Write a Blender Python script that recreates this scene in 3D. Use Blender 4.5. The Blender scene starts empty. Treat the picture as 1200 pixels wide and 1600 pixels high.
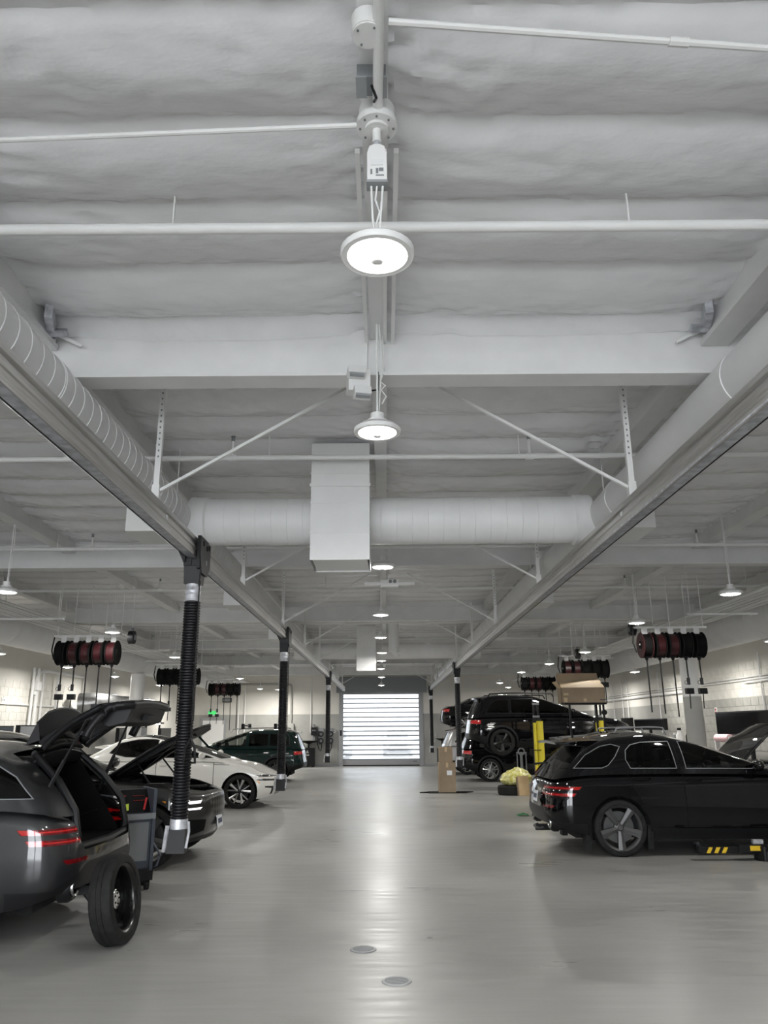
import bpy, bmesh, math, random
from mathutils import Vector, Matrix, noise
from mathutils.bvhtree import BVHTree
from mathutils.interpolate import poly_3d_calc
R = math.radians; PI = math.pi
SC = bpy.context.scene; COL = SC.collection
random.seed(7)

# ------------------------------------------------------------------ camera
cam = bpy.data.cameras.new('camera'); camo = bpy.data.objects.new('camera', cam); COL.objects.link(camo)
cam.sensor_fit = 'VERTICAL'; cam.sensor_height = 32; cam.lens = 24.0; cam.clip_end = 400
camo.matrix_world = Matrix.Translation((0, 0, 1.7)) @ Matrix.Rotation(R(90 + 15.69), 4, 'X') @ Matrix.Rotation(R(-0.4), 4, 'Z')
SC.camera = camo

# ------------------------------------------------------------------ world, exposure
w = bpy.data.worlds.new('world'); SC.world = w; w.use_nodes = True
w.node_tree.nodes['Background'].inputs[0].default_value = (.92, .955, 1, 1)
w.node_tree.nodes['Background'].inputs[1].default_value = 12.5
LAMP_W = 46.0
SC.view_settings.view_transform = 'Standard'; SC.view_settings.look = 'None'
SC.view_settings.gamma = 1; SC.view_settings.use_curve_mapping = False
SC.view_settings.exposure = 0.0
try:
    SC.cycles.use_denoising = True; SC.cycles.max_bounces = 10; SC.cycles.diffuse_bounces = 5
    SC.cycles.transparent_max_bounces = 16; SC.cycles.sample_clamp_indirect = 8
except Exception: pass

# ------------------------------------------------------------------ materials
def pmat(name, col, rough=.5, metal=0, coat=0, emis=None, es=0, spec=.5, trans=0, alpha=1):
    m = bpy.data.materials.new(name); m.use_nodes = True
    b = m.node_tree.nodes['Principled BSDF']; i = b.inputs
    i['Base Color'].default_value = (*col, 1); i['Roughness'].default_value = rough; i['Metallic'].default_value = metal
    i['Coat Weight'].default_value = coat; i['Coat Roughness'].default_value = .03
    i['Specular IOR Level'].default_value = spec; i['Transmission Weight'].default_value = trans
    if emis: i['Emission Color'].default_value = (*emis, 1); i['Emission Strength'].default_value = es
    return m
def nt(m):
    t = m.node_tree; return t.nodes, t.links, t.nodes['Principled BSDF']
def noisy(m, c1, c2, scale=4, detail=6, bump=0, bscale=None, rough=None, stretch=(1, 1, 1), lo=.35, hi=.65, bdist=.01):
    n, l, b = nt(m)
    tc = n.new('ShaderNodeTexCoord'); mp = n.new('ShaderNodeMapping'); mp.inputs['Scale'].default_value = stretch
    l.new(tc.outputs['Object'], mp.inputs[0])
    nz = n.new('ShaderNodeTexNoise'); nz.inputs['Scale'].default_value = scale; nz.inputs['Detail'].default_value = detail
    l.new(mp.outputs[0], nz.inputs['Vector'])
    cr = n.new('ShaderNodeValToRGB'); cr.color_ramp.elements[0].position = lo; cr.color_ramp.elements[1].position = hi
    cr.color_ramp.elements[0].color = (*c1, 1); cr.color_ramp.elements[1].color = (*c2, 1)
    l.new(nz.outputs['Fac'], cr.inputs[0]); l.new(cr.outputs[0], b.inputs['Base Color'])
    if rough:
        mr = n.new('ShaderNodeMapRange'); mr.inputs[1].default_value = .3; mr.inputs[2].default_value = .7
        mr.inputs[3].default_value = rough[0]; mr.inputs[4].default_value = rough[1]
        l.new(nz.outputs['Fac'], mr.inputs[0]); l.new(mr.outputs[0], b.inputs['Roughness'])
    if bump:
        nb = n.new('ShaderNodeTexNoise'); nb.inputs['Scale'].default_value = bscale or scale * 4; nb.inputs['Detail'].default_value = 4
        l.new(mp.outputs[0], nb.inputs['Vector'])
        bp = n.new('ShaderNodeBump'); bp.inputs['Strength'].default_value = bump; bp.inputs['Distance'].default_value = bdist
        l.new(nb.outputs['Fac'], bp.inputs['Height']); l.new(bp.outputs[0], b.inputs['Normal'])
    return m
M = {}
M['floor'] = noisy(pmat('epoxy_floor', (.3, .3, .3), .3, spec=.5), (.30, .298, .285), (.36, .357, .343), .6, 8, bump=.02, bscale=3, rough=(.3, .4))
def floor_grain(m):
    n, l, b = nt(m)
    tc = n.new('ShaderNodeTexCoord'); mp = n.new('ShaderNodeMapping'); mp.inputs['Scale'].default_value = (.8, 7, 1); l.new(tc.outputs['Object'], mp.inputs[0])
    nz = n.new('ShaderNodeTexNoise'); nz.inputs['Scale'].default_value = 1.6; nz.inputs['Detail'].default_value = 7; l.new(mp.outputs[0], nz.inputs['Vector'])
    bp = n.new('ShaderNodeBump'); bp.inputs['Strength'].default_value = .12; bp.inputs['Distance'].default_value = .01
    l.new(nz.outputs['Fac'], bp.inputs['Height']); l.new(bp.outputs[0], b.inputs['Normal'])
    old = b.inputs['Roughness'].links[0].from_socket; mr = n.new('ShaderNodeMapRange'); mr.inputs[1].default_value = .35; mr.inputs[2].default_value = .65; mr.inputs[3].default_value = -.05; mr.inputs[4].default_value = .06
    ad = n.new('ShaderNodeMath'); ad.operation = 'ADD'; l.new(nz.outputs['Fac'], mr.inputs[0]); l.new(old, ad.inputs[0]); l.new(mr.outputs[0], ad.inputs[1]); l.new(ad.outputs[0], b.inputs['Roughness'])
floor_grain(M['floor'])
M['vinyl'] = noisy(pmat('white_vinyl', (.75, .75, .76), .26, spec=.5), (.73, .73, .74), (.78, .78, .79), 2, 3, bump=.5, bscale=3.2, stretch=(1, 2.2, 1), bdist=.03)
M['steel'] = noisy(pmat('white_steel', (.74, .74, .74), .45), (.71, .71, .71), (.77, .77, .765), 3, 4)
M['white'] = pmat('white_paint', (.76, .76, .75), .45)
M['duct'] = noisy(pmat('white_duct', (.74, .74, .74), .42), (.71, .71, .71), (.76, .76, .755), 2.5, 4)
M['galv'] = noisy(pmat('galvanised', (.45, .46, .48), .4, .45), (.40, .41, .44), (.66, .67, .71), 16, 8, rough=(.3, .5))
M['foil'] = noisy(pmat('foil', (.4, .4, .4), .35, .9), (.3, .3, .3), (.45, .45, .45), 6, 4, bump=.3, bscale=8)
M['alu'] = noisy(pmat('aluminium', (.5, .49, .47), .35, .8), (.42, .415, .40), (.52, .51, .5), 6, 3, stretch=(8, .3, 8))
M['chrome'] = pmat('chrome', (.7, .7, .7), .12, 1)
M['block'] = noisy(pmat('white_block', (.7, .68, .62), .7), (.66, .645, .59), (.73, .71, .66), 5, 6, bump=.3, bscale=60)
M['wall'] = noisy(pmat('white_wall', (.7, .68, .62), .65), (.67, .65, .6), (.72, .7, .65), 1.2, 6, bump=.15, bscale=50)
M['dado'] = noisy(pmat('grey_dado', (.36, .36, .34), .6), (.33, .33, .31), (.39, .385, .36), 1.5, 6, bump=.15, bscale=50)
M['dado_b'] = noisy(pmat('grey_dado_block', (.36, .36, .34), .6), (.34, .34, .31), (.41, .40, .37), 5, 6, bump=.3, bscale=60)
M['grey'] = pmat('door_grey', (.19, .205, .215), .45)
M['grey2'] = pmat('mid_grey', (.3, .31, .32), .45)
M['black'] = pmat('black_plastic', (.009, .009, .01), .45, spec=.25)
M['blackm'] = pmat('black_metal', (.009, .009, .01), .42, .1, spec=.3)
M['matte'] = pmat('matte_black', (.007, .007, .007), .8, spec=.1)
M['rubber'] = noisy(pmat('rubber', (.014, .014, .014), .7, spec=.2), (.011, .011, .011), (.02, .02, .02), 20, 4)
M['hose'] = pmat('hose_black', (.01, .01, .012), .42, spec=.3)
M['yellow'] = pmat('yellow_pad', (.62, .52, .03), .55)
M['yellow2'] = pmat('hazard_yellow', (.75, .5, .02), .5)
M['card'] = noisy(pmat('cardboard', (.28, .21, .14), .8), (.26, .195, .13), (.31, .235, .16), 3, 5)
M['cardin'] = pmat('cardboard_inner', (.5, .38, .24), .8)
M['wood'] = noisy(pmat('raw_card', (.5, .36, .2), .8), (.45, .32, .17), (.55, .4, .23), 4, 5)
M['red'] = pmat('red_steel', (.034, .005, .007), .4)
M['redlamp'] = pmat('red_lens', (.42, .008, .008), .12, coat=1, emis=(1, .02, .015), es=.05)
M['reddark'] = pmat('dark_red_lens', (.13, .004, .006), .1, coat=1)
M['orange'] = pmat('amber_lens', (.8, .3, .02), .2)
M['headl'] = pmat('lamp_lit', (.8, .8, .8), .1, emis=(1, 1, 1), es=1.2)
M['headd'] = pmat('lamp_dark', (.03, .03, .032), .1, .2, coat=1)
M['plate'] = pmat('plate_white', (.7, .72, .76), .35)
M['ink'] = pmat('ink_dark', (.05, .06, .1), .5)
M['screen'] = pmat('screen_black', (.006, .006, .007), .15)
M['cab'] = pmat('cabinet_grey', (.2, .21, .22), .4)
M['cartblue'] = pmat('cart_slate', (.055, .065, .085), .45)
M['redtext'] = pmat('red_print', (.6, .03, .03), .4)
M['lime'] = pmat('lime_note', (.6, .75, .08), .6)
M['green'] = pmat('green_cloth', (.02, .16, .05), .7)
M['pink'] = pmat('pink_roll', (.75, .5, .53), .6)
M['exitg'] = pmat('exit_green', (.05, .5, .12), .4, emis=(.1, 1, .25), es=.5)
M['lens'] = pmat('lamp_lens', (1, 1, 1), .3, emis=(1, .985, .94), es=7)
M['tube'] = pmat('tube_light', (1, 1, 1), .3, emis=(1, .97, .9), es=5)
M['asphalt'] = noisy(pmat('concrete_apron', (.5, .5, .5), .8), (.52, .52, .51), (.62, .62, .61), 1, 5)
M['outwall'] = pmat('outside_wall', (.62, .63, .65), .7)
M['interior'] = pmat('car_trim', (.012, .012, .013), .75, spec=.2)
M['seatm'] = pmat('seat_leather', (.03, .03, .032), .5)
M['well'] = pmat('wheel_well', (.006, .006, .006), .9)
M['tyel'] = noisy(pmat('yellow_film', (.75, .72, .2), .25), (.6, .55, .08), (.9, .88, .5), 12, 5, bump=.6, bscale=25)
def paint(name, col, rough=.35, metal=0):
    return pmat(name, col, rough, metal, coat=1, spec=.0 if metal == 0 and max(col) < .1 else .4)
M['p_black'] = paint('paint_black', (.004, .004, .005))
M['p_gray'] = paint('paint_graphite', (.02, .021, .023), .4, .35)
M['p_char'] = paint('paint_charcoal', (.028, .028, .028), .36, .4)
M['p_white'] = paint('paint_white', (.78, .77, .73))
M['p_green'] = paint('paint_dark_green', (.008, .022, .02))
M['p_silver'] = paint('paint_silver', (.5, .5, .5), .35, .6)
M['rim_d'] = pmat('rim_dark', (.10, .10, .10), .45, .6)
M['rim_s'] = pmat('rim_silver', (.5, .5, .5), .28, 1)
M['rim_b'] = pmat('rim_black', (.008, .008, .008), .25)
def glassmat(name, tint, gl=.04):
    m = bpy.data.materials.new(name); m.use_nodes = True; n = m.node_tree.nodes; l = m.node_tree.links; n.clear()
    o = n.new('ShaderNodeOutputMaterial'); mx = n.new('ShaderNodeMixShader'); t = n.new('ShaderNodeBsdfTransparent'); g = n.new('ShaderNodeBsdfGlossy')
    f = n.new('ShaderNodeFresnel'); f.inputs[0].default_value = 1.5
    t.inputs[0].default_value = (*tint, 1); g.inputs['Roughness'].default_value = gl
    l.new(f.outputs[0], mx.inputs[0]); l.new(t.outputs[0], mx.inputs[1]); l.new(g.outputs[0], mx.inputs[2]); l.new(mx.outputs[0], o.inputs[0])
    return m
M['glass'] = glassmat('tinted_glass', (.16, .17, .17))
M['glassd'] = glassmat('privacy_glass', (.02, .02, .02))
M['glassc'] = glassmat('clear_glass', (.5, .52, .5))
def doorglass():
    m = bpy.data.materials.new('door_polycarbonate'); m.use_nodes = True; n = m.node_tree.nodes; l = m.node_tree.links; n.clear()
    o = n.new('ShaderNodeOutputMaterial'); mx = n.new('ShaderNodeMixShader'); t = n.new('ShaderNodeBsdfTransparent'); d = n.new('ShaderNodeBsdfTranslucent')
    t.inputs[0].default_value = (.26, .27, .28, 1); d.inputs[0].default_value = (.2, .205, .21, 1); mx.inputs[0].default_value = .5
    l.new(t.outputs[0], mx.inputs[1]); l.new(d.outputs[0], mx.inputs[2]); l.new(mx.outputs[0], o.inputs[0]); return m
M['poly'] = doorglass()
def grillemat():
    m = pmat('grille_mesh', (.01, .01, .01), .3, .5); n, l, b = nt(m)
    tc = n.new('ShaderNodeTexCoord'); mp = n.new('ShaderNodeMapping'); mp.inputs['Rotation'].default_value = (R(45), 0, 0); mp.inputs['Scale'].default_value = (0.0, 16, 16)
    l.new(tc.outputs['Object'], mp.inputs[0]); v = n.new('ShaderNodeTexChecker'); v.inputs['Scale'].default_value = 1
    v.inputs['Color1'].default_value = (.09, .09, .09, 1); v.inputs['Color2'].default_value = (.004, .004, .004, 1)
    l.new(mp.outputs[0], v.inputs['Vector']); l.new(v.outputs['Color'], b.inputs['Base Color']); return m
M['grille'] = grillemat()

# ------------------------------------------------------------------ mesh helpers
class MB:
    def __init__(s): s.v = []; s.f = []; s.sm = []
    def add(s, vs, fs, smooth=False):
        o = len(s.v); s.v += [tuple(v) for v in vs]
        s.f += [tuple(i + o for i in f) for f in fs]; s.sm += [smooth] * len(fs); return s
    def box(s, c, d, rot=None):
        x, y, z = d[0] / 2, d[1] / 2, d[2] / 2
        vs = [Vector(p) for p in ((-x, -y, -z), (x, -y, -z), (x, y, -z), (-x, y, -z), (-x, -y, z), (x, -y, z), (x, y, z), (-x, y, z))]
        if rot is not None: vs = [rot @ v for v in vs]
        c = Vector(c)
        return s.add([v + c for v in vs], [(0, 3, 2, 1), (4, 5, 6, 7), (0, 1, 5, 4), (1, 2, 6, 5), (2, 3, 7, 6), (3, 0, 4, 7)])
    def b2(s, lo, hi):
        return s.box([(a + b) / 2 for a, b in zip(lo, hi)], [b - a for a, b in zip(lo, hi)])
    def bar(s, a, b, w, h=None):
        a, b = Vector(a), Vector(b); d = b - a
        q = d.to_track_quat('Z', 'Y').to_matrix() if d.length else Matrix.Identity(3)
        return s.box((a + b) / 2, (w, h or w, d.length), q)
    def cyl(s, a, b, r, n=12, r2=None, caps=True):
        a, b = Vector(a), Vector(b); q = (b - a).to_track_quat('Z', 'Y').to_matrix(); r2 = r if r2 is None else r2
        vs = []
        for k in range(n):
            t = 2 * PI * k / n; e = Vector((math.cos(t), math.sin(t), 0)); vs += [a + q @ (e * r), b + q @ (e * r2)]
        o = len(s.v)
        s.add(vs, [(2 * k, 2 * ((k + 1) % n), 2 * ((k + 1) % n) + 1, 2 * k + 1) for k in range(n)], True)
        if caps:
            s.f += [tuple(o + 2 * k for k in range(n - 1, -1, -1)), tuple(o + 2 * k + 1 for k in range(n))]; s.sm += [False, False]
        return s
    def tube(s, pts, r, n=8, caps=True):
        pts = [Vector(p) for p in pts]; o = len(s.v); m = len(pts); rr = r if hasattr(r, '__len__') else [r] * m
        t0 = (pts[1] - pts[0]).normalized(); up = Vector((0, 0, 1)) if abs(t0.z) < .9 else Vector((1, 0, 0))
        u = t0.cross(up).normalized()
        for i, p in enumerate(pts):
            t = (pts[min(i + 1, m - 1)] - pts[max(i - 1, 0)]).normalized()
            u = (u - t * u.dot(t)).normalized(); v = t.cross(u)
            s.v += [tuple(p + (u * math.cos(2 * PI * k / n) + v * math.sin(2 * PI * k / n)) * rr[i]) for k in range(n)]
        for i in range(m - 1):
            for k in range(n):
                s.f.append((o + i * n + k, o + i * n + (k + 1) % n, o + (i + 1) * n + (k + 1) % n, o + (i + 1) * n + k)); s.sm.append(True)
        if caps:
            s.f += [tuple(o + k for k in range(n - 1, -1, -1)), tuple(o + (m - 1) * n + k for k in range(n))]; s.sm += [False, False]
        return s
    def lathe(s, prof, c=(0, 0, 0), ax='Z', n=24, closed=False):
        o = len(s.v); m = len(prof); c = Vector(c)
        for r, h in prof:
            for k in range(n):
                a = 2 * PI * k / n; x, y = r * math.cos(a), r * math.sin(a)
                v = {'Z': (x, y, h), 'X': (h, x, y), 'Y': (y, h, x)}[ax]; s.v.append(tuple(c + Vector(v)))
        for i in range(m if closed else m - 1):
            for k in range(n):
                i2 = (i + 1) % m
                s.f.append((o + i * n + k, o + i * n + (k + 1) % n, o + i2 * n + (k + 1) % n, o + i2 * n + k)); s.sm.append(True)
        return s
    def prism(s, poly, ax, a, b):
        n = len(poly)
        def P(p, h): return {'X': (h, p[0], p[1]), 'Y': (p[0], h, p[1]), 'Z': (p[0], p[1], h)}[ax]
        return s.add([P(p, a) for p in poly] + [P(p, b) for p in poly],
                     [tuple(range(n - 1, -1, -1)), tuple(range(n, 2 * n))] + [(k, (k + 1) % n, n + (k + 1) % n, n + k) for k in range(n)])
    def ball(s, c, r, n=10, m=7):
        o = len(s.v); c = Vector(c); r = r if hasattr(r, '__len__') else (r, r, r)
        pr = [(math.sin(PI * i / m), -math.cos(PI * i / m)) for i in range(m + 1)]
        for q, h in pr:
            q = max(q, 1e-3)
            for k in range(n): s.v.append((c.x + r[0] * q * math.cos(2 * PI * k / n), c.y + r[1] * q * math.sin(2 * PI * k / n), c.z + r[2] * h))
        for i in range(m):
            for k in range(n):
                s.f.append((o + i * n + k, o + i * n + (k + 1) % n, o + (i + 1) * n + (k + 1) % n, o + (i + 1) * n + k)); s.sm.append(True)
        return s
    def mesh(s, name, mats, fix=True, ang=40):
        me = bpy.data.meshes.new(name); me.from_pydata(s.v, [], s.f)
        for q in (mats if isinstance(mats, (list, tuple)) else [mats]): me.materials.append(M[q] if isinstance(q, str) else q)
        if fix:
            b = bmesh.new(); b.from_mesh(me); bmesh.ops.recalc_face_normals(b, faces=b.faces); b.to_mesh(me); b.free()
        if any(s.sm):
            me.polygons.foreach_set('use_smooth', s.sm); me.set_sharp_from_angle(angle=R(ang))
        me.update(); return me
    def obj(s, name, mats, parent=None, **k): return link(name, s.mesh(name, mats, **k), parent)
def link(name, me, parent=None, loc=None):
    o = bpy.data.objects.new(name, me); COL.objects.link(o)
    if parent: o.parent = parent
    if loc: o.location = loc
    return o
def tag(o, label=None, cat=None, group=None, kind=None):
    for k, v in (('label', label), ('category', cat), ('group', group), ('kind', kind)):
        if v: o[k] = v
    return o
def thing(name, label, cat, loc=(0, 0, 0), rz=0, group=None):
    o = bpy.data.objects.new(name, None); COL.objects.link(o); o.location = loc; o.rotation_euler = (0, 0, rz); o.empty_display_size = .1
    return tag(o, label, cat, group)
def setting(name, mb, mat, parent=None, **k):
    o = mb.obj(name, mat, parent, **k)
    if not parent: o['kind'] = 'structure'
    return o
def copy_tree(o, parent=None):
    c = o.copy(); COL.objects.link(c); c.parent = parent
    for ch in list(o.children): copy_tree(ch, c)
    return c
def arc(c, r, a0, a1, n, f):
    return [f(c[0] + r * math.cos(a0 + (a1 - a0) * k / n), c[1] + r * math.sin(a0 + (a1 - a0) * k / n)) for k in range(n + 1)]
ORD = ['first', 'second', 'third', 'fourth', 'fifth', 'sixth', 'seventh', 'eighth', 'ninth', 'tenth', 'eleventh', 'twelfth']

# ------------------------------------------------------------------ room shell
XL, XR, YF, YB, DADO = -9.4, 8.5, -6.0, 37.3, 2.33
setting('floor', MB().b2((XL - .2, YF - .2, -.2), (XR + .2, YB + .25, 0)), 'floor')
ceil = setting('ceiling', MB().b2((XL, YF, 4.78), (XR, YB, 4.9)), 'white')
wl_ = setting('wall_left', MB().b2((XL - .2, YF, 0), (XL, YB + .2, 4.9)), 'wall')
wr_ = setting('wall_right', MB().b2((XR, YF, DADO), (XR + .2, YB + .2, 4.9)), 'wall')
setting('lower_band', MB().b2((XR, YF, 0), (XR + .2, YB + .2, DADO)), 'dado', wr_)
DX0, DX1, DH = -1.98, 1.57, 3.27
wb = MB().b2((XL, YB, DADO), (DX0, YB + .2, 4.9)).b2((DX1, YB, DADO), (XR, YB + .2, 4.9)).b2((DX0, YB, DH), (DX1, YB + .2, 4.9))
wb_ = setting('wall_back', wb, 'wall')
setting('lower_band', MB().b2((XL, YB, 0), (DX0, YB + .2, DADO)).b2((DX1, YB, 0), (XR, YB + .2, DADO)), 'dado', wb_)
wf = MB().b2((XL, YF - .2, 0), (-7.2, YF, 4.9)).b2((-3.1, YF - .2, 0), (-2.5, YF, 4.9)).b2((2.5, YF - .2, 0), (XR, YF, 4.9))
wf.b2((-7.2, YF - .2, 4.1), (-3.1, YF, 4.9)).b2((-2.5, YF - .2, 4.2), (2.5, YF, 4.9))
setting('wall_front', wf, 'wall')
setting('ground', MB().b2((-60, YB + .25, -.3), (60, 130, -.02)).b2((-60, -70, -.3), (60, YF - .2, -.02)), 'asphalt')
# blocks of the masonry walls, where the photograph shows their joints
blk = MB().add([(0, -.196, -.096), (0, .196, -.096), (0, .196, .096), (0, -.196, .096), (.014, -.19, -.09), (.014, .19, -.09), (.014, .19, .09), (.014, -.19, .09)],
               [(4, 5, 6, 7), (0, 1, 5, 4), (1, 2, 6, 5), (2, 3, 7, 6), (3, 0, 4, 7)])
bw = blk.mesh('block', 'block'); bd = bw.copy(); bd.materials.clear(); bd.materials.append(M['dado_b'])
for r in range(10):
    for k in range(30):
        o = link('block', bw, wl_); o.location = (XL - .006, 14.2 + .4 * k + (.2 if r % 2 else 0), 1.03 + .2 * r)
        z = 1.23 + .2 * r
        o = link('block', bw if z > DADO else bd, wr_); o.location = (XR + .006, 12.4 + .4 * k + (.2 if r % 2 else 0), z); o.rotation_euler = (0, 0, PI)
setting('ledge', MB().b2((XL, 10, 2.32), (XL + .05, 27, 2.36)), 'white', wl_)

# roof framing: girders, purlins and the draped white insulation are parts of the ceiling
GY = [-1.2, 4.95, 11.45, 17.6, 23.7, 29.8, 35.9]
PX = [-7.2, -4.8, -2.4, -.03, 2.35, 4.8, 7.2]
for y in GY:
    g = MB().b2((XL, y - .012, 4.07), (XR, y + .012, 4.7)).b2((XL, y - .1, 4.045), (XR, y + .1, 4.07)).b2((XL, y - .1, 4.7), (XR, y + .1, 4.72))
    g.obj('girder', 'steel', ceil)
YS = [YF] + GY + [YB]
for x in PX:
    for a, b in zip(YS[:-1], YS[1:]):
        wd = .06 if abs(x) < 1 else .075
        p = MB().b2((x - wd, a + .02, 4.36 if abs(x) < 1 else 4.3), (x + wd, b - .02, 4.76))
        if abs(x) > 1: p.b2((x - wd - .02, a + .02, 4.29), (x + wd + .02, b - .02, 4.33))
        p.obj('purlin', 'steel', ceil)
XS = [XL] + PX + [XR]
def blanket(x0, x1, y0, y1, nx, ny, sd):
    mb = MB(); vs = []; fs = []
    for j in range(ny + 1):
        y = y0 + (y1 - y0) * j / ny
        for i in range(nx + 1):
            x = x0 + (x1 - x0) * i / nx
            e = min(x - x0, x1 - x); ed = math.exp(-e / .28)
            ph = (y + .035 * noise.noise(Vector((x * .7, y * .3, sd)))) / .6
            k = int(math.floor(ph)); s = abs(math.sin(PI * ph))
            am = .085 + .035 * noise.noise(Vector((k * 1.7, x * .35, sd)))
            z = 4.5 - am * (s ** .65) * (1 - .6 * ed)
            z += .012 * noise.noise(Vector((x * 1.6, y * 5, sd)))
            q = noise.noise(Vector((x * 5 + y * 3.1, y * 9 - x * 2, sd + 3)))
            z += (.03 + .07 * ed) * (abs(q) - .2) * (.4 + .6 * max(0, noise.noise(Vector((x * .9, y * .9, sd + 9))) + .3))
            fe = min(y - y0, y1 - y); z -= .05 * math.exp(-fe / .12)
            vs.append((x, y, z))
    for j in range(ny):
        for i in range(nx):
            a = j * (nx + 1) + i; fs.append((a, a + nx + 1, a + nx + 2, a + 1))
    mb.add(vs, fs, True); return mb
sd = 0
for a, b in zip(XS[:-1], XS[1:]):
    for c, d in zip(YS[:-1], YS[1:]):
        sd += 1
        near = c < 11 and d > 0 and a > -5 and b < 5; mid = c < 18
        nx, ny = (70, 170) if near else ((26, 64) if mid else (12, 44))
        blanket(a + .055, b - .055, c + .015, d - .015, nx, ny, sd).obj('insulation_blanket', 'vinyl', ceil, fix=False)

# roller door at the far end
dr = setting('door_1', MB().b2((DX0 - .2, YB - .06, 0), (DX0, YB + .02, DH + .02)).b2((DX1, YB - .06, 0), (DX1 + .2, YB + .02, DH + .02)), 'grey2')
NS = 14; z0 = .27; ph_ = (DH - .06 - z0) / NS
for k in range(NS):
    MB().add([(DX0, YB + .06, z0 + ph_ * k + .02), (DX1, YB + .06, z0 + ph_ * k + .02), (DX1, YB + .06, z0 + ph_ * (k + 1) + .01), (DX0, YB + .06, z0 + ph_ * (k + 1) + .01)], [(0, 1, 2, 3)]).obj('pane', 'poly', dr, fix=False)
    MB().b2((DX0, YB + .03, z0 + ph_ * k), (DX1, YB + .09, z0 + ph_ * k + .05)).obj('slat_rail', 'grey', dr)
MB().b2((DX0, YB + .03, .05), (DX1, YB + .09, z0)).obj('bottom_rail', 'grey2', dr)
MB().b2((DX0, YB + .04, 0), (DX1, YB + .08, .05)).obj('rubber_seal', 'rubber', dr)
MB().b2((DX1 - .3, YB + .025, .19), (DX1 - .12, YB + .03, .22)).obj('maker_mark', 'ink', dr)
MB().b2((DX0, YB - .02, DH - .05), (DX1, YB + .1, DH + .02)).obj('head_rail', 'grey2', dr)
MB().b2((DX0 - .14, YB - .075, 1.35), (DX0 - .06, YB - .06, 1.6)).obj('push_button', 'black', dr)
setting('trim_1', MB().b2((-2.3, YB - .22, DH + .03), (1.95, YB - .01, 4.03)), 'grey')
d2 = setting('door_2', MB().b2((-8.55, YB - .05, 0), (-7.55, YB - .01, 2.08)), 'white')
MB().b2((-8.63, YB - .06, 0), (-8.55, YB, 2.16)).b2((-7.55, YB - .06, 0), (-7.47, YB, 2.16)).b2((-8.55, YB - .06, 2.08), (-7.55, YB, 2.16)).obj('frame', 'grey2', d2)
MB().b2((-7.75, YB - .1, 1.0), (-7.62, YB - .05, 1.04)).obj('handle', 'chrome', d2)
setting('baseboard_back', MB().b2((XL, YB - .012, 0), (DX0 - .2, YB, .1)).b2((DX1 + .2, YB - .012, 0), (XR, YB, .1)), 'grey2')
# round columns along both sides
for x, y, m in ((6.95, 17.9, 'dado'), (-7.25, 23.0, 'white')):
    c_ = setting('column', MB().cyl((x, y, DADO), (x, y, 3.27), .2, 24), 'white')
    MB().cyl((x, y, 0), (x, y, DADO), .2, 24).obj('lower_band', m, c_)
# outside: a far wall and a slatted gate post beyond the roller door
setting('outside_wall', MB().b2((-40, 88, 0), (40, 88.3, 2.6)), 'outwall')
gp = tag(MB().b2((2.0, 47.9, -.02), (2.1, 48, 2.2)).obj('gate_post', 'outwall'), 'pale slatted gate post outside the roller door on the right', 'post')
for k in range(10): MB().b2((1.5, 47.92, .15 + .2 * k), (2.05, 47.96, .27 + .2 * k)).obj('slat', 'outwall', gp)

for x, sg in ((-2.4, 1), (2.35, -1)):
    for y in (4.72, 11.2):
        q = MB().box((x + sg * .12, y, 4.4), (.05, .3, .1), Matrix.Rotation(R(18 * sg), 3, 'Z')).box((x + sg * .15, y + .08, 4.36), (.12, .05, .03), Matrix.Rotation(R(-30), 3, 'X')); q.obj('purlin_bracket', 'galv', ceil)
        MB().bar((x + sg * .1, y + .12, 4.38), (x + sg * .28, y + .17, 4.3), .02).obj('tie_rod', 'steel', ceil)
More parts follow.
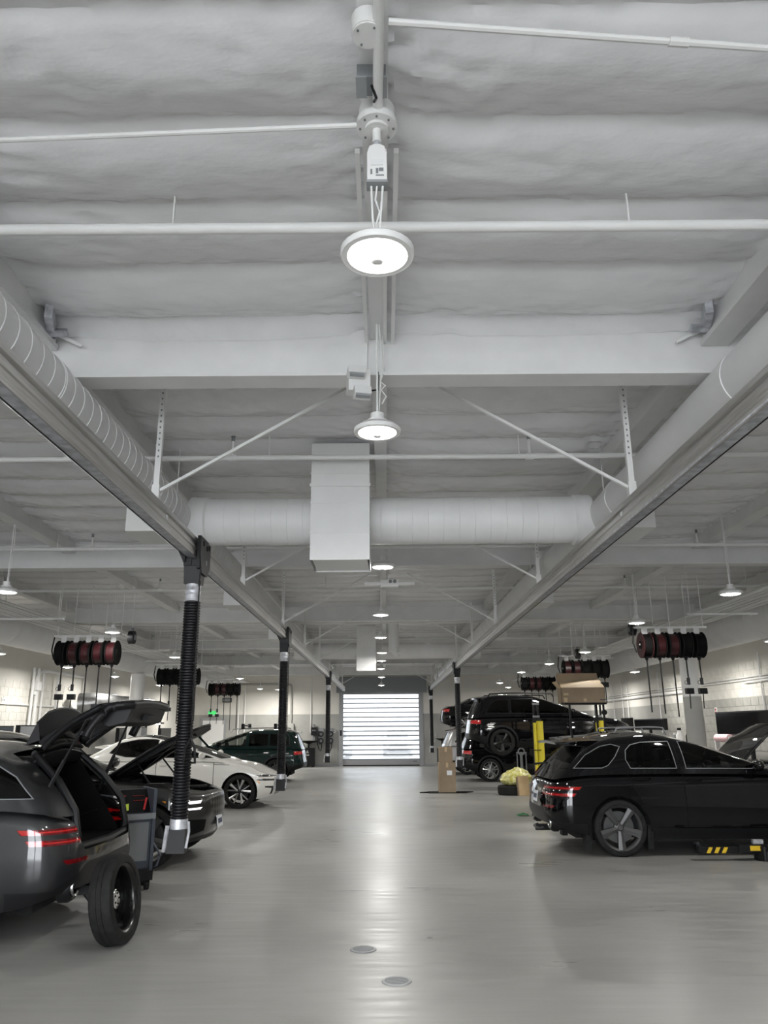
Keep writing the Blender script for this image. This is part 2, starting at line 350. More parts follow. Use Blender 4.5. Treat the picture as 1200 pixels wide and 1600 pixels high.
# ------------------------------------------------------------------ lamps
def lamp(x, y, z, label, top=4.47, d=.31, group='round high bay lamps', first=False, pw=1.0):
    t = thing('high_bay_lamp', label, 'lamp', (x, y, z), 0, group); r = d / 2
    MB().lathe([(.001, .085), (r * .42, .085), (r * .45, .06), (r * .8, .045), (r, .02), (r, .0), (r * .97, -.006), (r * .9, -.003), (r * .82, -.006), (r * .78, .004), (.001, .004)], n=28).obj('housing', 'white', t)
    MB().lathe([(r * .79, .002), (r * .79, -.006), (r * .74, -.010), (.001, -.012)], n=28).obj('lens', 'lens', t)
    MB().lathe([(.001, -.034), (.02, -.034), (.031, -.028), (.034, -.0145), (.001, -.0145)], n=14).obj('sensor', 'white', t)
    L = bpy.data.lights.new('lamp_light', 'AREA'); L.shape = 'DISK'; L.size = d * .7; L.energy = LAMP_W * pw; L.color = (1, .975, .92)
    lo = bpy.data.objects.new('lamp_light', L); COL.objects.link(lo); lo.parent = t; lo.location = (0, 0, -.0135)
    h = top - z
    if first:
        pr = [(-.042, .352), (.042, .352), (.042, .49), (.032, .525), (.012, .535), (-.012, .535), (-.032, .525), (-.042, .49)]
        MB().prism(pr, 'Y', -.028, .028).obj('driver_box', 'white', t)
        MB().b2((-.045, -.03, .34), (.045, .03, .353)).obj('driver_gasket', 'grey2', t)
        MB().b2((-.026, -.031, .425), (.026, -.028, .455)).obj('cover_plate', 'duct', t)
        for q in ((-.005, .372, .03, .377), (.008, .395, .028, .412), (-.028, .38, -.02, .405), (-.005, .384, .006, .41)): MB().b2((q[0], -.030, q[1]), (q[2], -.028, q[3])).obj('rating_mark', 'cab', t)
        MB().cyl((0, 0, .535), (0, 0, .565), .014, 10).obj('coupling', 'galv', t)
        MB().cyl((0, 0, .565), (0, 0, .64), .02, 12).obj('stem', 'white', t)
        MB().cyl((0, 0, .642), (0, 0, .675), .09, 24).cyl((0, .02, .675), (0, .02, .76), .08, 24).cyl((0, 0, .628), (0, 0, .643), .052, 18).obj('canopy', 'white', t)
        sm_ = MB().cyl((0, 0, .636), (0, 0, .643), .005, 6).mesh('canopy_screw', 'cab')
        for k in range(8): link('canopy_screw', sm_, t, (.073 * math.cos(k * PI / 4), .073 * math.sin(k * PI / 4), 0))
        MB().tube([(-.025, 0, .345), (-.02, .01, .2), (-.012, 0, .08)], .005).tube([(.025, 0, .345), (.015, .01, .2), (.01, 0, .08)], .005).tube([(.0, 0, .345), (-.008, .01, .28), (.01, .01, .22), (-.006, .01, .15), (.0, 0, .08)], .004).obj('wires', 'white', t)
    else:
        MB().cyl((0, 0, .085), (0, 0, .13), r * .3, 12).obj('mount', 'white', t)
        MB().tube([(0, 0, .13), (0, 0, h)], .007, 6).tube([(.012, 0, .13), (.03, 0, .13 + (h - .13) * .5), (.01, 0, h)], .004, 5).obj('hanger', 'white', t)
    return t
CL = [(-.02, 2.8, 3.6), (-.04, 4.55, 3.62), (-.02, 9.26, 3.6), (-.07, 13.43, 3.6), (-.09, 16.9, 3.6), (-.08, 20.47, 3.6), (-.11, 22.95, 3.6), (-.14, 26.17, 3.6), (-.14, 30.56, 3.6), (-.17, 34.6, 3.5)]
for i, (x, y, z) in enumerate(CL):
    if i == 1: y, z = 4.72, 3.57
    lab = ('large lit round lamp under a driver box, nearest over the aisle' if i == 0 else
           'lit round lamp hung below the first deep white girder, beside the emergency light' if i == 1 else
           'lit round high bay lamp, %s from the camera along the aisle centre line' % ORD[i])
    lamp(x, y, z, lab, first=(i == 0), group='round high bay lamps over the aisle')
SL = [(-4.83, 9.7), (-4.94, 14.0), (-5.16, 19.1), (-5.09, 27.5), (-5.55, 34.9), (-4.85, 35.7)]
SR = [(4.65, 10.24), (4.32, 13.2), (4.76, 18.5), (4.61, 21.92), (4.4, 25.3), (4.6, 31.5), (5.5, 35.2)]
for s, lst in (('left', SL), ('right', SR)):
    for i, (x, y) in enumerate(lst):
        lamp(x, y, 3.4, 'lit round high bay lamp over the %s car bays, %s from the front' % (s, ORD[i]), pw=1.9 if y > 34 else .85, group='round high bay lamps over the car bays')
for s, lst in (('left', [(-8.05, 16.2), (-8.1, 19.9), (-8.15, 23.6), (-8.15, 28.4), (-8.15, 33.0)]), ('right', [(7.2, 14.4), (7.2, 18.5), (7.2, 22.6), (7.2, 27), (7.2, 31.5)])):
    for i, (x, y) in enumerate(lst):
        lamp(x, y, 3.24 if s == 'left' else 3.2, 'lit round lamp low by the %s wall, %s from the front' % (s, ORD[i]), pw=1.75, top=4.47 if s == 'left' else 3.29, group='round lamps along the walls')

# ------------------------------------------------------------------ sprinkler pipes
def pipe(y, z, lab, x0=XL + .05, x1=XR - .05, r=.026, heads=()):
    t = thing('sprinkler_pipe', lab, 'pipe', ((x0 + x1) / 2, y, z), 0, 'white sprinkler pipes across the ceiling'); c = (x0 + x1) / 2
    MB().tube([(x0 - c, 0, 0), (x1 - c, 0, 0)], r, 10).obj('tube', 'white', t)
    for hx in heads:
        h = MB().cyl((hx - c, 0, 0), (hx - c, 0, .17), .016, 8).cyl((hx - c - .04, 0, 0), (hx - c + .04, 0, 0), r * 1.35, 10).obj('riser', 'white', t)
        MB().cyl((hx - c, 0, .17), (hx - c, 0, .21), .018, 8).cyl((hx - c, 0, .215), (hx - c, 0, .22), .024, 8).obj('sprinkler_head', 'cab', h)
    for hx in (x0 + 1, -4.7, -1.1, 1.3, 4.9, x1 - 1):
        MB().tube([(hx - c, 0, 0), (hx - c, 0, 4.43 - z)], .006, 5).obj('hanger_rod', 'white', t)
    return t
pipe(3.48, 4.23, 'thick white sprinkler pipe across the nearest ceiling bay, level with the first lamp', r=.03)
pipe(6.95, 4.2, 'white sprinkler pipe with upright heads crossing just before the rectangular duct', heads=(-1.45, 1.4, -4.4, 5.2), r=.026)
for y, lab in ((10.75, 'third'), (14.2, 'fourth'), (19.0, 'fifth'), (22.6, 'sixth'), (26.2, 'seventh'), (31.8, 'eighth')):
    pipe(y, 4.2, 'white sprinkler pipe across the ceiling, %s from the camera' % lab, heads=(-4.2, 4.5) if y < 20 else ())
# thin conduits to the middle of the near ceiling
t = tag(MB().tube([(-9, 2.9, 4.265), (-1.72, 2.88, 4.265), (-.1, 2.8, 4.26)], .012, 8).obj('conduit', 'white'), 'thin white conduit running left from the first lamp canopy', 'conduit')
t = tag(MB().tube([(.03, 2.29, 4.265), (1.52, 2.42, 4.265), (8.2, 2.9, 4.265)], .014, 8).obj('conduit', 'white'), 'white conduit running right from the round junction box at the top', 'conduit')
MB().cyl((1.12, 2.385, 4.265), (1.2, 2.392, 4.265), .019, 8).obj('coupling', 'white', t)
tag(MB().tube([(.0, 0, 4.33), (0, 2.0, 4.3), (-.015, 2.72, 4.28)], .022, 10).obj('conduit', 'white'), 'fat white conduit along the centre purlin down to the first lamp canopy', 'conduit')
t = thing('junction_box', 'round white junction box at the very top of the centre purlin', 'electrical box', (-.05, 2.36, 4.3))
MB().cyl((0, 0, -.02), (0, 0, .055), .065, 16).obj('box', 'white', t); MB().cyl((0, 0, -.026), (0, 0, -.02), .06, 16).obj('cover', 'white', t)
b = MB()
for k in range(4): b.cyl((.045 * math.cos(k * PI / 2 + .6), .045 * math.sin(k * PI / 2 + .6), -.03), (.045 * math.cos(k * PI / 2 + .6), .045 * math.sin(k * PI / 2 + .6), -.026), .005, 6)
b.obj('screws', 'cab', t)
t = thing('junction_box', 'small dark grey junction box behind the fat conduit on the centre purlin', 'electrical box', (-.04, 2.62, 4.29))
MB().b2((-.06, -.05, 0), (.06, .05, .065)).obj('box', 'cab', t); MB().b2((-.065, -.055, -.006), (-.02, .055, .002)).b2((.02, -.055, -.006), (.065, .055, .002)).obj('cover', 'grey2', t)
MB().tube([(.0, -.02, -.01), (.02, .02, -.04), (.01, .06, -.02)], .006).obj('cable', 'black', t)
for k, (dx, lab) in enumerate(((-.085, 'leftmost white conduit strip on the centre purlin above the first lamp'), (.045, 'middle white conduit strip on the centre purlin above the first lamp'), (.1, 'rightmost white conduit strip on the centre purlin above the first lamp'))):
    tag(MB().b2((-.03 + dx - .012, 3.05, 4.325), (-.03 + dx + .012, 4.98, 4.355)).obj('conduit_strip', 'white'), lab, 'conduit', 'conduit strips on the centre purlin')
t = thing('cable_channel', 'white strut channel hanging down the face of the first girder', 'channel', (-.13, 4.93, 4.05))
MB().b2((-.02, -.02, .04), (.02, .0, .33)).obj('strut', 'white', t)
t = thing('pull_cord', 'thin white rod with handle in front of the first girder', 'cord', (0.0, 4.88, 4.05))
MB().cyl((0, 0, .06), (0, 0, .32), .006, 8).obj('rod', 'white', t); MB().cyl((0, 0, 0), (0, 0, .06), .012, 10).obj('grip', 'white', t)
tag(MB().tube([(.0, 4.8, 4.03), (-.02, 4.82, 3.98), (.015, 4.8, 3.94), (-.015, 4.78, 3.9), (.02, 4.8, 3.86), (-.01, 4.79, 3.8)], .006, 6).obj('coiled_cable', 'white'), 'coiled white cable between the first girder and the second lamp', 'cable')
t = thing('emergency_light', 'white twin-head emergency light tilted under the first girder', 'emergency light', (-.17, 4.80, 3.95), R(12)); t.scale = (1.35, 1.35, 1.35)
MB().b2((-.055, -.04, -.05), (.055, .03, .07)).obj('box', 'white', t)
for q in (0, 1):
    h = MB().box((-.02 + .03 * q, -.06, .04 - .11 * q), (.085, .05, .05), Matrix.Rotation(R(-20), 3, 'X')).obj('lamp_head', 'white', t)
    MB().box((-.02 + .03 * q, -.08, .025 - .11 * q), (.07, .02, .035), Matrix.Rotation(R(-20), 3, 'X')).obj('lens', 'grey2', h)
MB().tube([(.05, 0, -.03), (.1, .0, -.02), (.1, 0, .08)], .006).obj('cable', 'black', t)
t = thing('beam_detector', 'white twin-eyed unit with flat wings beyond the rectangular duct', 'detector', (.05, 10.4, 3.6))
MB().b2((-.1, -.06, -.05), (.14, .06, .05)).obj('box', 'white', t)
for q in (0.03, .09): MB().cyl((q, -.075, .02), (q, -.058, .02), .024, 14).obj('eye', 'cab', t)
MB().b2((-.32, -.02, -.02), (-.1, .02, .02)).b2((.14, -.02, -.02), (.36, .02, .02)).obj('wing', 'white', t)
MB().tube([(0, 0, .05), (0, 0, .8)], .01, 6).obj('hanger_rod', 'white', t)

# ------------------------------------------------------------------ ducts
def rings(path_len, r, step, y0=0):
    b = MB(); y = y0
    while y < path_len:
        b.lathe([(r, -.004), (r + .005, 0), (r, .004)], (0, y, 0), 'Y', 28); y += step
    return b
def long_duct(x, lab, side):
    y0, y1 = -3, 33.5; t = thing('spiral_duct', lab, 'duct', (x, y0, 3.78), 0, 'long white spiral ducts beside the aisle')
    MB().cyl((0, 0, 0), (0, y1 - y0, 0), .21, 32).obj('duct_tube', 'duct', t)
    if side < 0: rings(19, .21, .155, 3).obj('seam_rings', 'duct', t)['kind'] = 'stuff'
    for y in (3.0, 7.4, 10.0, 12.9, 19.0): MB().lathe([(.21, -.04), (.216, -.038), (.216, .038), (.21, .04)], (0, y, 0), 'Y', 32).obj('coupling_band', 'duct', t)
    for y in (6.7, 10.6, 15.5, 20.5, 25.5):
        q = MB().b2((side * .13 - .16, y - .1, -.16), (side * .13 + .16, y + .5, .02))
        q = MB().b2((min(side * .15, side * .46), y - .05, -.14), (max(side * .15, side * .46), y + .55, .1)); q.obj('supply_register', 'white', t)
    for y in (5.5, 9.5, 13.5, 17.5, 21.5, 25.5, 29.5):
        MB().tube([(-side * .1, y + .85, .19), (-side * .1, y + .85, .66)], .006, 5).obj('hanger_rod', 'white', t)
long_duct(-2.17, 'long white spiral duct above the left exhaust rail', -1)
long_duct(2.3, 'long white spiral duct above the right exhaust rail', 1)
def cross(y, r, lab, xa=-1.98, xb=2.11):
    t = thing('cross_duct', lab, 'duct', (0, y, 3.78))
    MB().cyl((xa, 0, 0), (xb, 0, 0), r, 32).obj('duct_tube', 'duct', t); b = MB(); x = xa + .35
    while x < xb - .3: b.lathe([(r, -.003), (r + .0035, 0), (r, .003)], (x, 0, 0), 'X', 28); x += .16
    b.obj('seam_rings', 'duct', t)['kind'] = 'stuff'
    for x in (xa + .06, xb - .06): MB().lathe([(r, -.1), (r + .02, -.08), (r + .02, .08), (r, .1)], (x, 0, 0), 'X', 32).obj('collar', 'duct', t)
    return t
cross(7.76, .245, 'fat white round duct crossing the aisle behind the rectangular duct')
cross(21.9, .22, 'white round duct crossing the aisle far away near the end wall')
def drop(x0, x1, y0, y1, z0, lab):
    t = thing('rectangular_duct', lab, 'duct', ((x0 + x1) / 2, y0, z0)); w_ = (x1 - x0) / 2; zt = 4.42 - z0; dp = y1 - y0
    MB().add([(-w_, 0, 0), (w_, 0, 0), (w_, dp, 0), (-w_, dp, 0), (-w_, 0, zt), (w_, 0, zt), (w_, dp, zt), (-w_, dp, zt)],
             [(0, 1, 5, 4), (1, 2, 6, 5), (2, 3, 7, 6), (3, 0, 4, 7), (4, 5, 6, 7)]).obj('duct_casing', 'duct', t)
    MB().b2((-w_ + .02, .02, .015), (w_ - .02, dp - .02, .03)).obj('bottom_grille', 'white', t)
    k = .26
    while k < zt - .1: MB().b2((-w_ - .006, -.006, k), (w_ + .006, .0, k + .012)).obj('seam', 'duct', t); k += .3
    MB().b2((-w_ - .012, -.012, zt * .62), (w_ + .012, .0, zt * .62 + .03)).obj('joint_flange', 'duct', t)
drop(-.71, -.14, 7.15, 7.75, 3.24, 'white rectangular duct dropping in front of the crossing round duct')
drop(-.78, -.25, 21.3, 21.85, 3.2, 'small far rectangular duct dropping at the distant crossing duct')
t = thing('vent_pipe', 'white vertical round vent pipe hanging far along the aisle', 'pipe', (.22, 19.3, 3.45)); MB().cyl((0, 0, .06), (0, 0, 1.02), .13, 20).obj('tube', 'duct', t)
MB().cyl((0, 0, 0), (.05, 0, .06), .13, 20).obj('mouth', 'duct', t)
def wall_duct(x, y1, lab):
    t = thing('wall_duct', lab, 'duct', (x, -3, 3.66)); L = y1 + 3
    MB().cyl((0, 0, 0), (0, L, 0), .38, 36).obj('duct_tube', 'duct', t)
    rings(L, .38, .9, 5).obj('seam_rings', 'duct', t)['kind'] = 'stuff'
    for y in (15.5, 21): MB().lathe([(.38, -.05), (.392, -.045), (.392, .045), (.38, .05)], (0, y, 0), 'Y', 36).obj('coupling_band', 'duct', t)
wall_duct(-7.28, 34, 'huge white round duct running along the left wall'); wall_duct(7.18, 34, 'huge white round duct running along the right wall')
t = thing('foil_duct', 'shiny silver foil duct low on the left wall behind the hose reels', 'duct', (-8.55, 23.6, 2.45))
MB().tube([(-.5, -.2, 0), (-.1, -.15, .02), (.08, .1, 0), (.12, .6, -.02), (.12, 5, -.02)], .3, 20).obj('duct_tube', 'foil', t)
for y in (1.2, 2.8, 4.6): MB().b2((-.8, y, .28), (.12, y + .04, .33)).obj('strap', 'galv', t)

# ------------------------------------------------------------------ trapeze hangers with conduits
for s, xs in (('left', [-6.5, -6.38, -6.28, -6.16, -6.04, -5.9]), ('right', [5.55, 5.68, 5.8, 5.94, 6.08, 6.22])):
    for i, x in enumerate(xs):
        tag(MB().tube([(x, -3, 3.62), (x, 34, 3.62)], .02 if i % 2 else .028, 8).obj('conduit', 'white'), '%s white conduit of the six running along the %s bays, counted from the left' % (ORD[i], s), 'conduit', 'long conduits over the %s bays' % s)
    for i, y in enumerate((3, 7, 10.2, 13.4, 16.2, 19.2, 22.2, 26, 30)):
        c = (xs[0] + xs[-1]) / 2
        t = thing('trapeze_hanger', 'white strut carrying the conduits over the %s bays, %s from the front' % (s, ORD[i]), 'hanger', (c, y, 3.575), 0, 'trapeze struts over the bays')
        MB().b2((-.62, -.02, -.02), (.62, .02, .012)).obj('strut', 'white', t)
        for q in (-.55, .5): MB().tube([(q, 0, -.05), (q, 0, .85)], .007, 6).obj('rod', 'white', t)

# ------------------------------------------------------------------ exhaust rails, hangers and braces
def rail(x, s, lab):  # s: +1 if the aisle is on the +x side
    t = thing('exhaust_rail', lab, 'rail', (x, -3, 3.26), 0, 'exhaust rails along the aisle'); L = 37.4
    pr = [(-.05, .0), (.05, 0), (.05, .02), (.042, .03), (.042, .05), (.05, .058), (.05, .085), (.03, .095), (.03, .12), (.05, .13), (.05, .165), (.035, .18), (-.05, .18)]
    MB().prism([(s * a, b) for a, b in pr], 'Y', 0, L).obj('rail_profile', 'alu', t)
    MB().b2((-.052, .01, -.012), (.046, L, 0)).obj('bottom_strip', 'galv', t)
    MB().b2((s * .044 - .004, 0, -.02), (s * .044 + .004, L, 0)).obj('lip', 'alu', t)
    MB().b2((-s * .048 - .004, 0, -.016), (-s * .048 + .004, L, 0)).obj('lip', 'black', t)
    for y in (8.95, 16, 24): MB().b2((s * .051 - .004, y - .03, .06), (s * .051 + .006, y + .03, .1)).obj('splice_clip', 'chrome', t)
rail(-1.8, 1, 'aluminium exhaust rail along the left side of the aisle'); rail(1.96, -1, 'aluminium exhaust rail along the right side of the aisle')
HY = [5.8, 9.65, 13.6, 17.4, 21.4, 25.4, 29.4, 33]
for s, x in (('left', -1.8), ('right', 1.96)):
    for i, y in enumerate(HY):
        t = thing('rail_hanger', 'white perforated strut holding the %s exhaust rail, %s from the front' % (s, ORD[i]), 'hanger', (x, y, 3.44), 0, 'rail hangers'); sg = 1 if x < 0 else -1
        MB().b2((-.022, -.02, .1), (.022, .02, .99)).obj('strut', 'white', t); MB().b2((-.03, -.03, 0), (.03, .03, .12)).obj('clamp', 'white', t)
        if i < 4:
            b = MB()
            for k in range(12): b.b2((-.006, -.0215, .35 + .05 * k), (.006, -.0195, .365 + .05 * k))
            b.obj('slots', 'cab', t)
        MB().bar((sg * .03, 0, .08), (sg * 1.55, -.15, .9), .022).obj('brace', 'white', t)
# ------------------------------------------------------------------ exhaust hose drops
def hose_drop(x, y, lab, s, rope=True, detail=True):
    t = thing('exhaust_hose', lab, 'hose', (x, y, .68), 0, 'black exhaust hoses hanging from the rails')
    Z = lambda z: z - .68
    tr = MB().b2((-.075, -.16, Z(3.2)), (-.055, .16, Z(3.4))).b2((.055, -.16, Z(3.14)), (.085, .16, Z(3.45))).b2((-.075, -.12, Z(3.17)), (.085, .12, Z(3.235)))
    tr.obj('trolley', 'blackm', t)
    pl = MB().prism([(-.2, Z(3.42)), (.2, Z(3.42)), (.2, Z(3.2)), (.1, Z(3.1)), (-.12, Z(3.1)), (-.2, Z(3.25))], 'X', s * .086, s * .1).obj('side_plate', 'blackm', t)
    for k, (a, b) in enumerate(((-.12, 3.36), (.02, 3.34), (.1, 3.36), (.02, 3.2))): MB().b2((s * .1 - .004, a, Z(b)), (s * .1 + .004, a + .04, Z(b) + .045)).obj('plate_slot', 'cab' if k == 3 else 'matte', pl)
    MB().prism([(-.14, Z(3.33)), (-.06, Z(3.17)), (.0, Z(3.17)), (0, Z(3.24)), (-.075, Z(3.24))], 'Y', -.13, .13).obj('bracket', 'blackm', t)
    MB().add([(-.075, -.07, Z(3.01)), (.075, -.07, Z(3.01)), (.075, .07, Z(3.01)), (-.075, .07, Z(3.01)), (-.075, -.11, Z(3.19)), (.085, -.11, Z(3.19)), (.085, .11, Z(3.19)), (-.075, .11, Z(3.19))],
             [(0, 3, 2, 1), (4, 5, 6, 7), (0, 1, 5, 4), (1, 2, 6, 5), (2, 3, 7, 6), (3, 0, 4, 7)]).obj('funnel_hood', 'blackm', t)
    MB().lathe([(.068, Z(2.85)), (.072, Z(2.855)), (.072, Z(2.905)), (.076, Z(2.91)), (.072, Z(2.915)), (.072, Z(2.95)), (.076, Z(2.955)), (.072, Z(2.96)), (.072, Z(3.01)), (.001, Z(3.01))], n=20).obj('collar', 'galv', t)
    n = 75 if detail else 40; pr = []
    for k in range(n):
        z = 2.85 - (2.85 - .95) * k / n; h = (2.85 - .95) / n
        pr += [(.066, Z(z)), (.077, Z(z - h * .3)), (.077, Z(z - h * .6))]
    pr.append((.066, Z(.95))); MB().lathe(pr, n=18).obj('hose_tube', 'hose', t)
    MB().lathe([(.001, Z(.95)), (.076, Z(.95)), (.078, Z(.93)), (.076, Z(.87)), (.07, Z(.865))], n=18).obj('lower_collar', 'galv', t)
    MB().add([(-.07, -.06, Z(.87)), (.07, -.06, Z(.87)), (.07, .06, Z(.87)), (-.07, .06, Z(.87)), (-.075, -.09, 0), (.08, -.09, 0), (.08, .05, 0), (-.075, .05, 0)],
             [(0, 1, 2, 3), (4, 7, 6, 5), (0, 4, 5, 1), (1, 5, 6, 2), (2, 6, 7, 3), (3, 7, 4, 0)]).obj('nozzle', 'black', t)
    st = MB().bar((-.085, -.05, Z(.9)), (-.1, -.075, 0.01), .035, .012).obj('clamp_strap', 'galv', t)
    MB().tube([(.09, -.03, Z(.93)), (.1, -.04, Z(.85)), (.085, -.06, Z(.72))], .012).obj('release_lever', 'galv', t)
    if rope:
        rx = s * .06 + (.0 if s > 0 else 0); MB().tube([(rx + .05, -.22, Z(3.12)), (rx + .05, -.22, Z(1.6))], .006, 6).obj('pull_rope', 'black', t)
        MB().cyl((rx + .05, -.22, Z(3.0)), (rx + .05, -.22, Z(2.96)), .012, 8).obj('stopper', 'black', t)
        MB().tube([(rx + .05, -.22, Z(1.62)), (rx + .09, -.22, Z(1.55)), (rx + .1, -.22, Z(1.42)), (rx, -.22, Z(1.42)), (rx + .01, -.22, Z(1.55)), (rx + .05, -.22, Z(1.62))], .012, 8).obj('pull_handle', 'black', t)
hose_drop(-1.8, 7.15, 'large corrugated black exhaust hose hanging from the left rail nearest the camera', 1)
hose_drop(-1.8, 13.9, 'black exhaust hose hanging in front of the white car nose', 1)
hose_drop(-1.8, 24.9, 'black exhaust hose farthest along the left rail, left of the roller door', 1, rope=False, detail=False)
hose_drop(1.96, 21.4, 'black exhaust hose hanging beside the lifted black SUV rear', -1, rope=False, detail=False)
hose_drop(1.96, 33.9, 'black exhaust hose at the far end of the right rail, by the roller door', -1, rope=False, detail=False)
# ------------------------------------------------------------------ cars
def curve(pts):
    xs = [p[0] for p in pts]; ys = [p[1] for p in pts]; n = len(xs)
    d = [(ys[i + 1] - ys[i]) / (xs[i + 1] - xs[i]) for i in range(n - 1)]
    m = [d[0]] + [0 if d[i - 1] * d[i] <= 0 else 2 * d[i - 1] * d[i] / (d[i - 1] + d[i]) for i in range(1, n - 1)] + [d[-1]]
    def f(x):
        if x <= xs[0]: return ys[0]
        if x >= xs[-1]: return ys[-1]
        i = 0
        while x > xs[i + 1]: i += 1
        h = xs[i + 1] - xs[i]; t = (x - xs[i]) / h
        return ((1 + 2 * t) * (1 - t) ** 2 * ys[i] + t * (1 - t) ** 2 * h * m[i] + t * t * (3 - 2 * t) * ys[i + 1] + t * t * (t - 1) * h * m[i + 1])
    return f
def ring_solid(x0, x1, W, zb, zt, wf, xr, xf, lv, crown, Rf, Rr, bowf, bowr, rt, nx, xmode, ncap=10, fall=.75):
    """stack of rounded-rectangle rings from zb to zt with a crowned cap; returns a bmesh"""
    L = x1 - x0; h = W / 2; half = []
    for k in range(7): y = (h - Rf) * k / 7; half.append((x1, y))
    for k in range(9): a = PI / 2 * k / 9; half.append((x1 - Rf + Rf * math.cos(a), h - Rf + Rf * math.sin(a)))
    for k in range(nx + 1): half.append((x1 - Rf - (L - Rf - Rr) * k / nx, h))
    for k in range(1, 10): a = PI / 2 * k / 9; half.append((x0 + Rr - Rr * math.sin(a), h - Rr + Rr * math.cos(a)))
    for k in range(1, 8): half.append((x0, (h - Rr) * (1 - k / 7)))
    J = len(half)
    def P(c, j, inset):
        xn, yn = half[j]; u = (xn - x0) / L
        yy = yn * wf(c); z = zb(xn) + (zt(xn) - zb(xn)) * c
        z -= crown * (yn / h) ** 2 * c
        if xmode == 'lin': a, b = xr(c), xf(c); x = a + (b - a) * u
        else:
            sr = max(0, 1 - (xn - x0) / fall) ** 1.5; sf = max(0, 1 - (x1 - xn) / fall) ** 1.5
            x = xn + xr(z) * sr + xf(z) * sf
        x += -bowf * (yn / h) ** 2 * max(0, 1 - (x1 - xn) / .5) + bowr * (yn / h) ** 2 * max(0, 1 - (xn - x0) / .5)
        if inset:
            mx = (u - .5) * 2; k = max(0, abs(mx) - .6) / .4
            x -= inset * (1 if mx > 0 else -1) * k; yy -= inset * (yn / h)
        return Vector((x, yy, z))
    bm = bmesh.new(); G = []
    lv = list(lv); lvl = [(c, 0) for c in lv if c < 1 - rt]
    for k in range(5):
        a = PI / 2 * k / 4; lvl.append((1 - rt + rt * math.sin(a), rt * (1 - math.cos(a)) * .55 * 1.0))
    for c, ins in lvl: G.append([P(c, j, ins) for j in range(J)])
    V = []
    for g in G:
        row = [bm.verts.new(p) for p in g]; mir = [bm.verts.new((p.x, -p.y, p.z)) if p.y > 1e-6 else r for p, r in zip(g, row)]; V.append((row, mir))
    def face(*q):
        u = []
        for v in q:
            if v not in u: u.append(v)
        if len(u) > 2:
            try: bm.faces.new(u)
            except ValueError: pass
    for a in range(len(V) - 1):
        for j in range(J - 1):
            face(V[a][0][j], V[a][0][j + 1], V[a + 1][0][j + 1], V[a + 1][0][j])
            face(V[a][1][j + 1], V[a][1][j], V[a + 1][1][j], V[a + 1][1][j + 1])
    rows = []
    for j in range(J):
        p = G[-1][j]; r = [V[-1][0][j]]
        if p.y > 1e-6:
            for k in range(1, ncap):
                y = p.y * (1 - 2 * k / ncap); z = p.z + crown * (half[j][1] / h) ** 2 * (1 - (y / p.y) ** 2)
                bx = p.x + (bowf * max(0, 1 - (x1 - half[j][0]) / .5) - bowr * max(0, 1 - (half[j][0] - x0) / .5)) * (half[j][1] / h) ** 2 * (1 - (y / p.y) ** 2)
                r.append(bm.verts.new((bx, y, z)))
            r.append(V[-1][1][j])
        rows.append(r)
    for a, b in zip(rows[:-1], rows[1:]):
        if len(a) == len(b):
            for k in range(len(a) - 1): face(a[k], a[k + 1], b[k + 1], b[k])
        else:
            s, l_ = (a, b) if len(a) < len(b) else (b, a)
            for k in range(len(l_) - 1): face(s[0], l_[k], l_[k + 1])
    bmesh.ops.remove_doubles(bm, verts=bm.verts, dist=1e-5)
    bmesh.ops.recalc_face_normals(bm, faces=bm.faces); bm.normal_update()
    return bm
def inside(poly, x, y):
    r = False; n = len(poly)
    for i in range(n):
        (x1, y1), (x2, y2) = poly[i], poly[i - 1]
        if (y1 > y) != (y2 > y) and x < (x2 - x1) * (y - y1) / (y2 - y1) + x1: r = not r
    return r
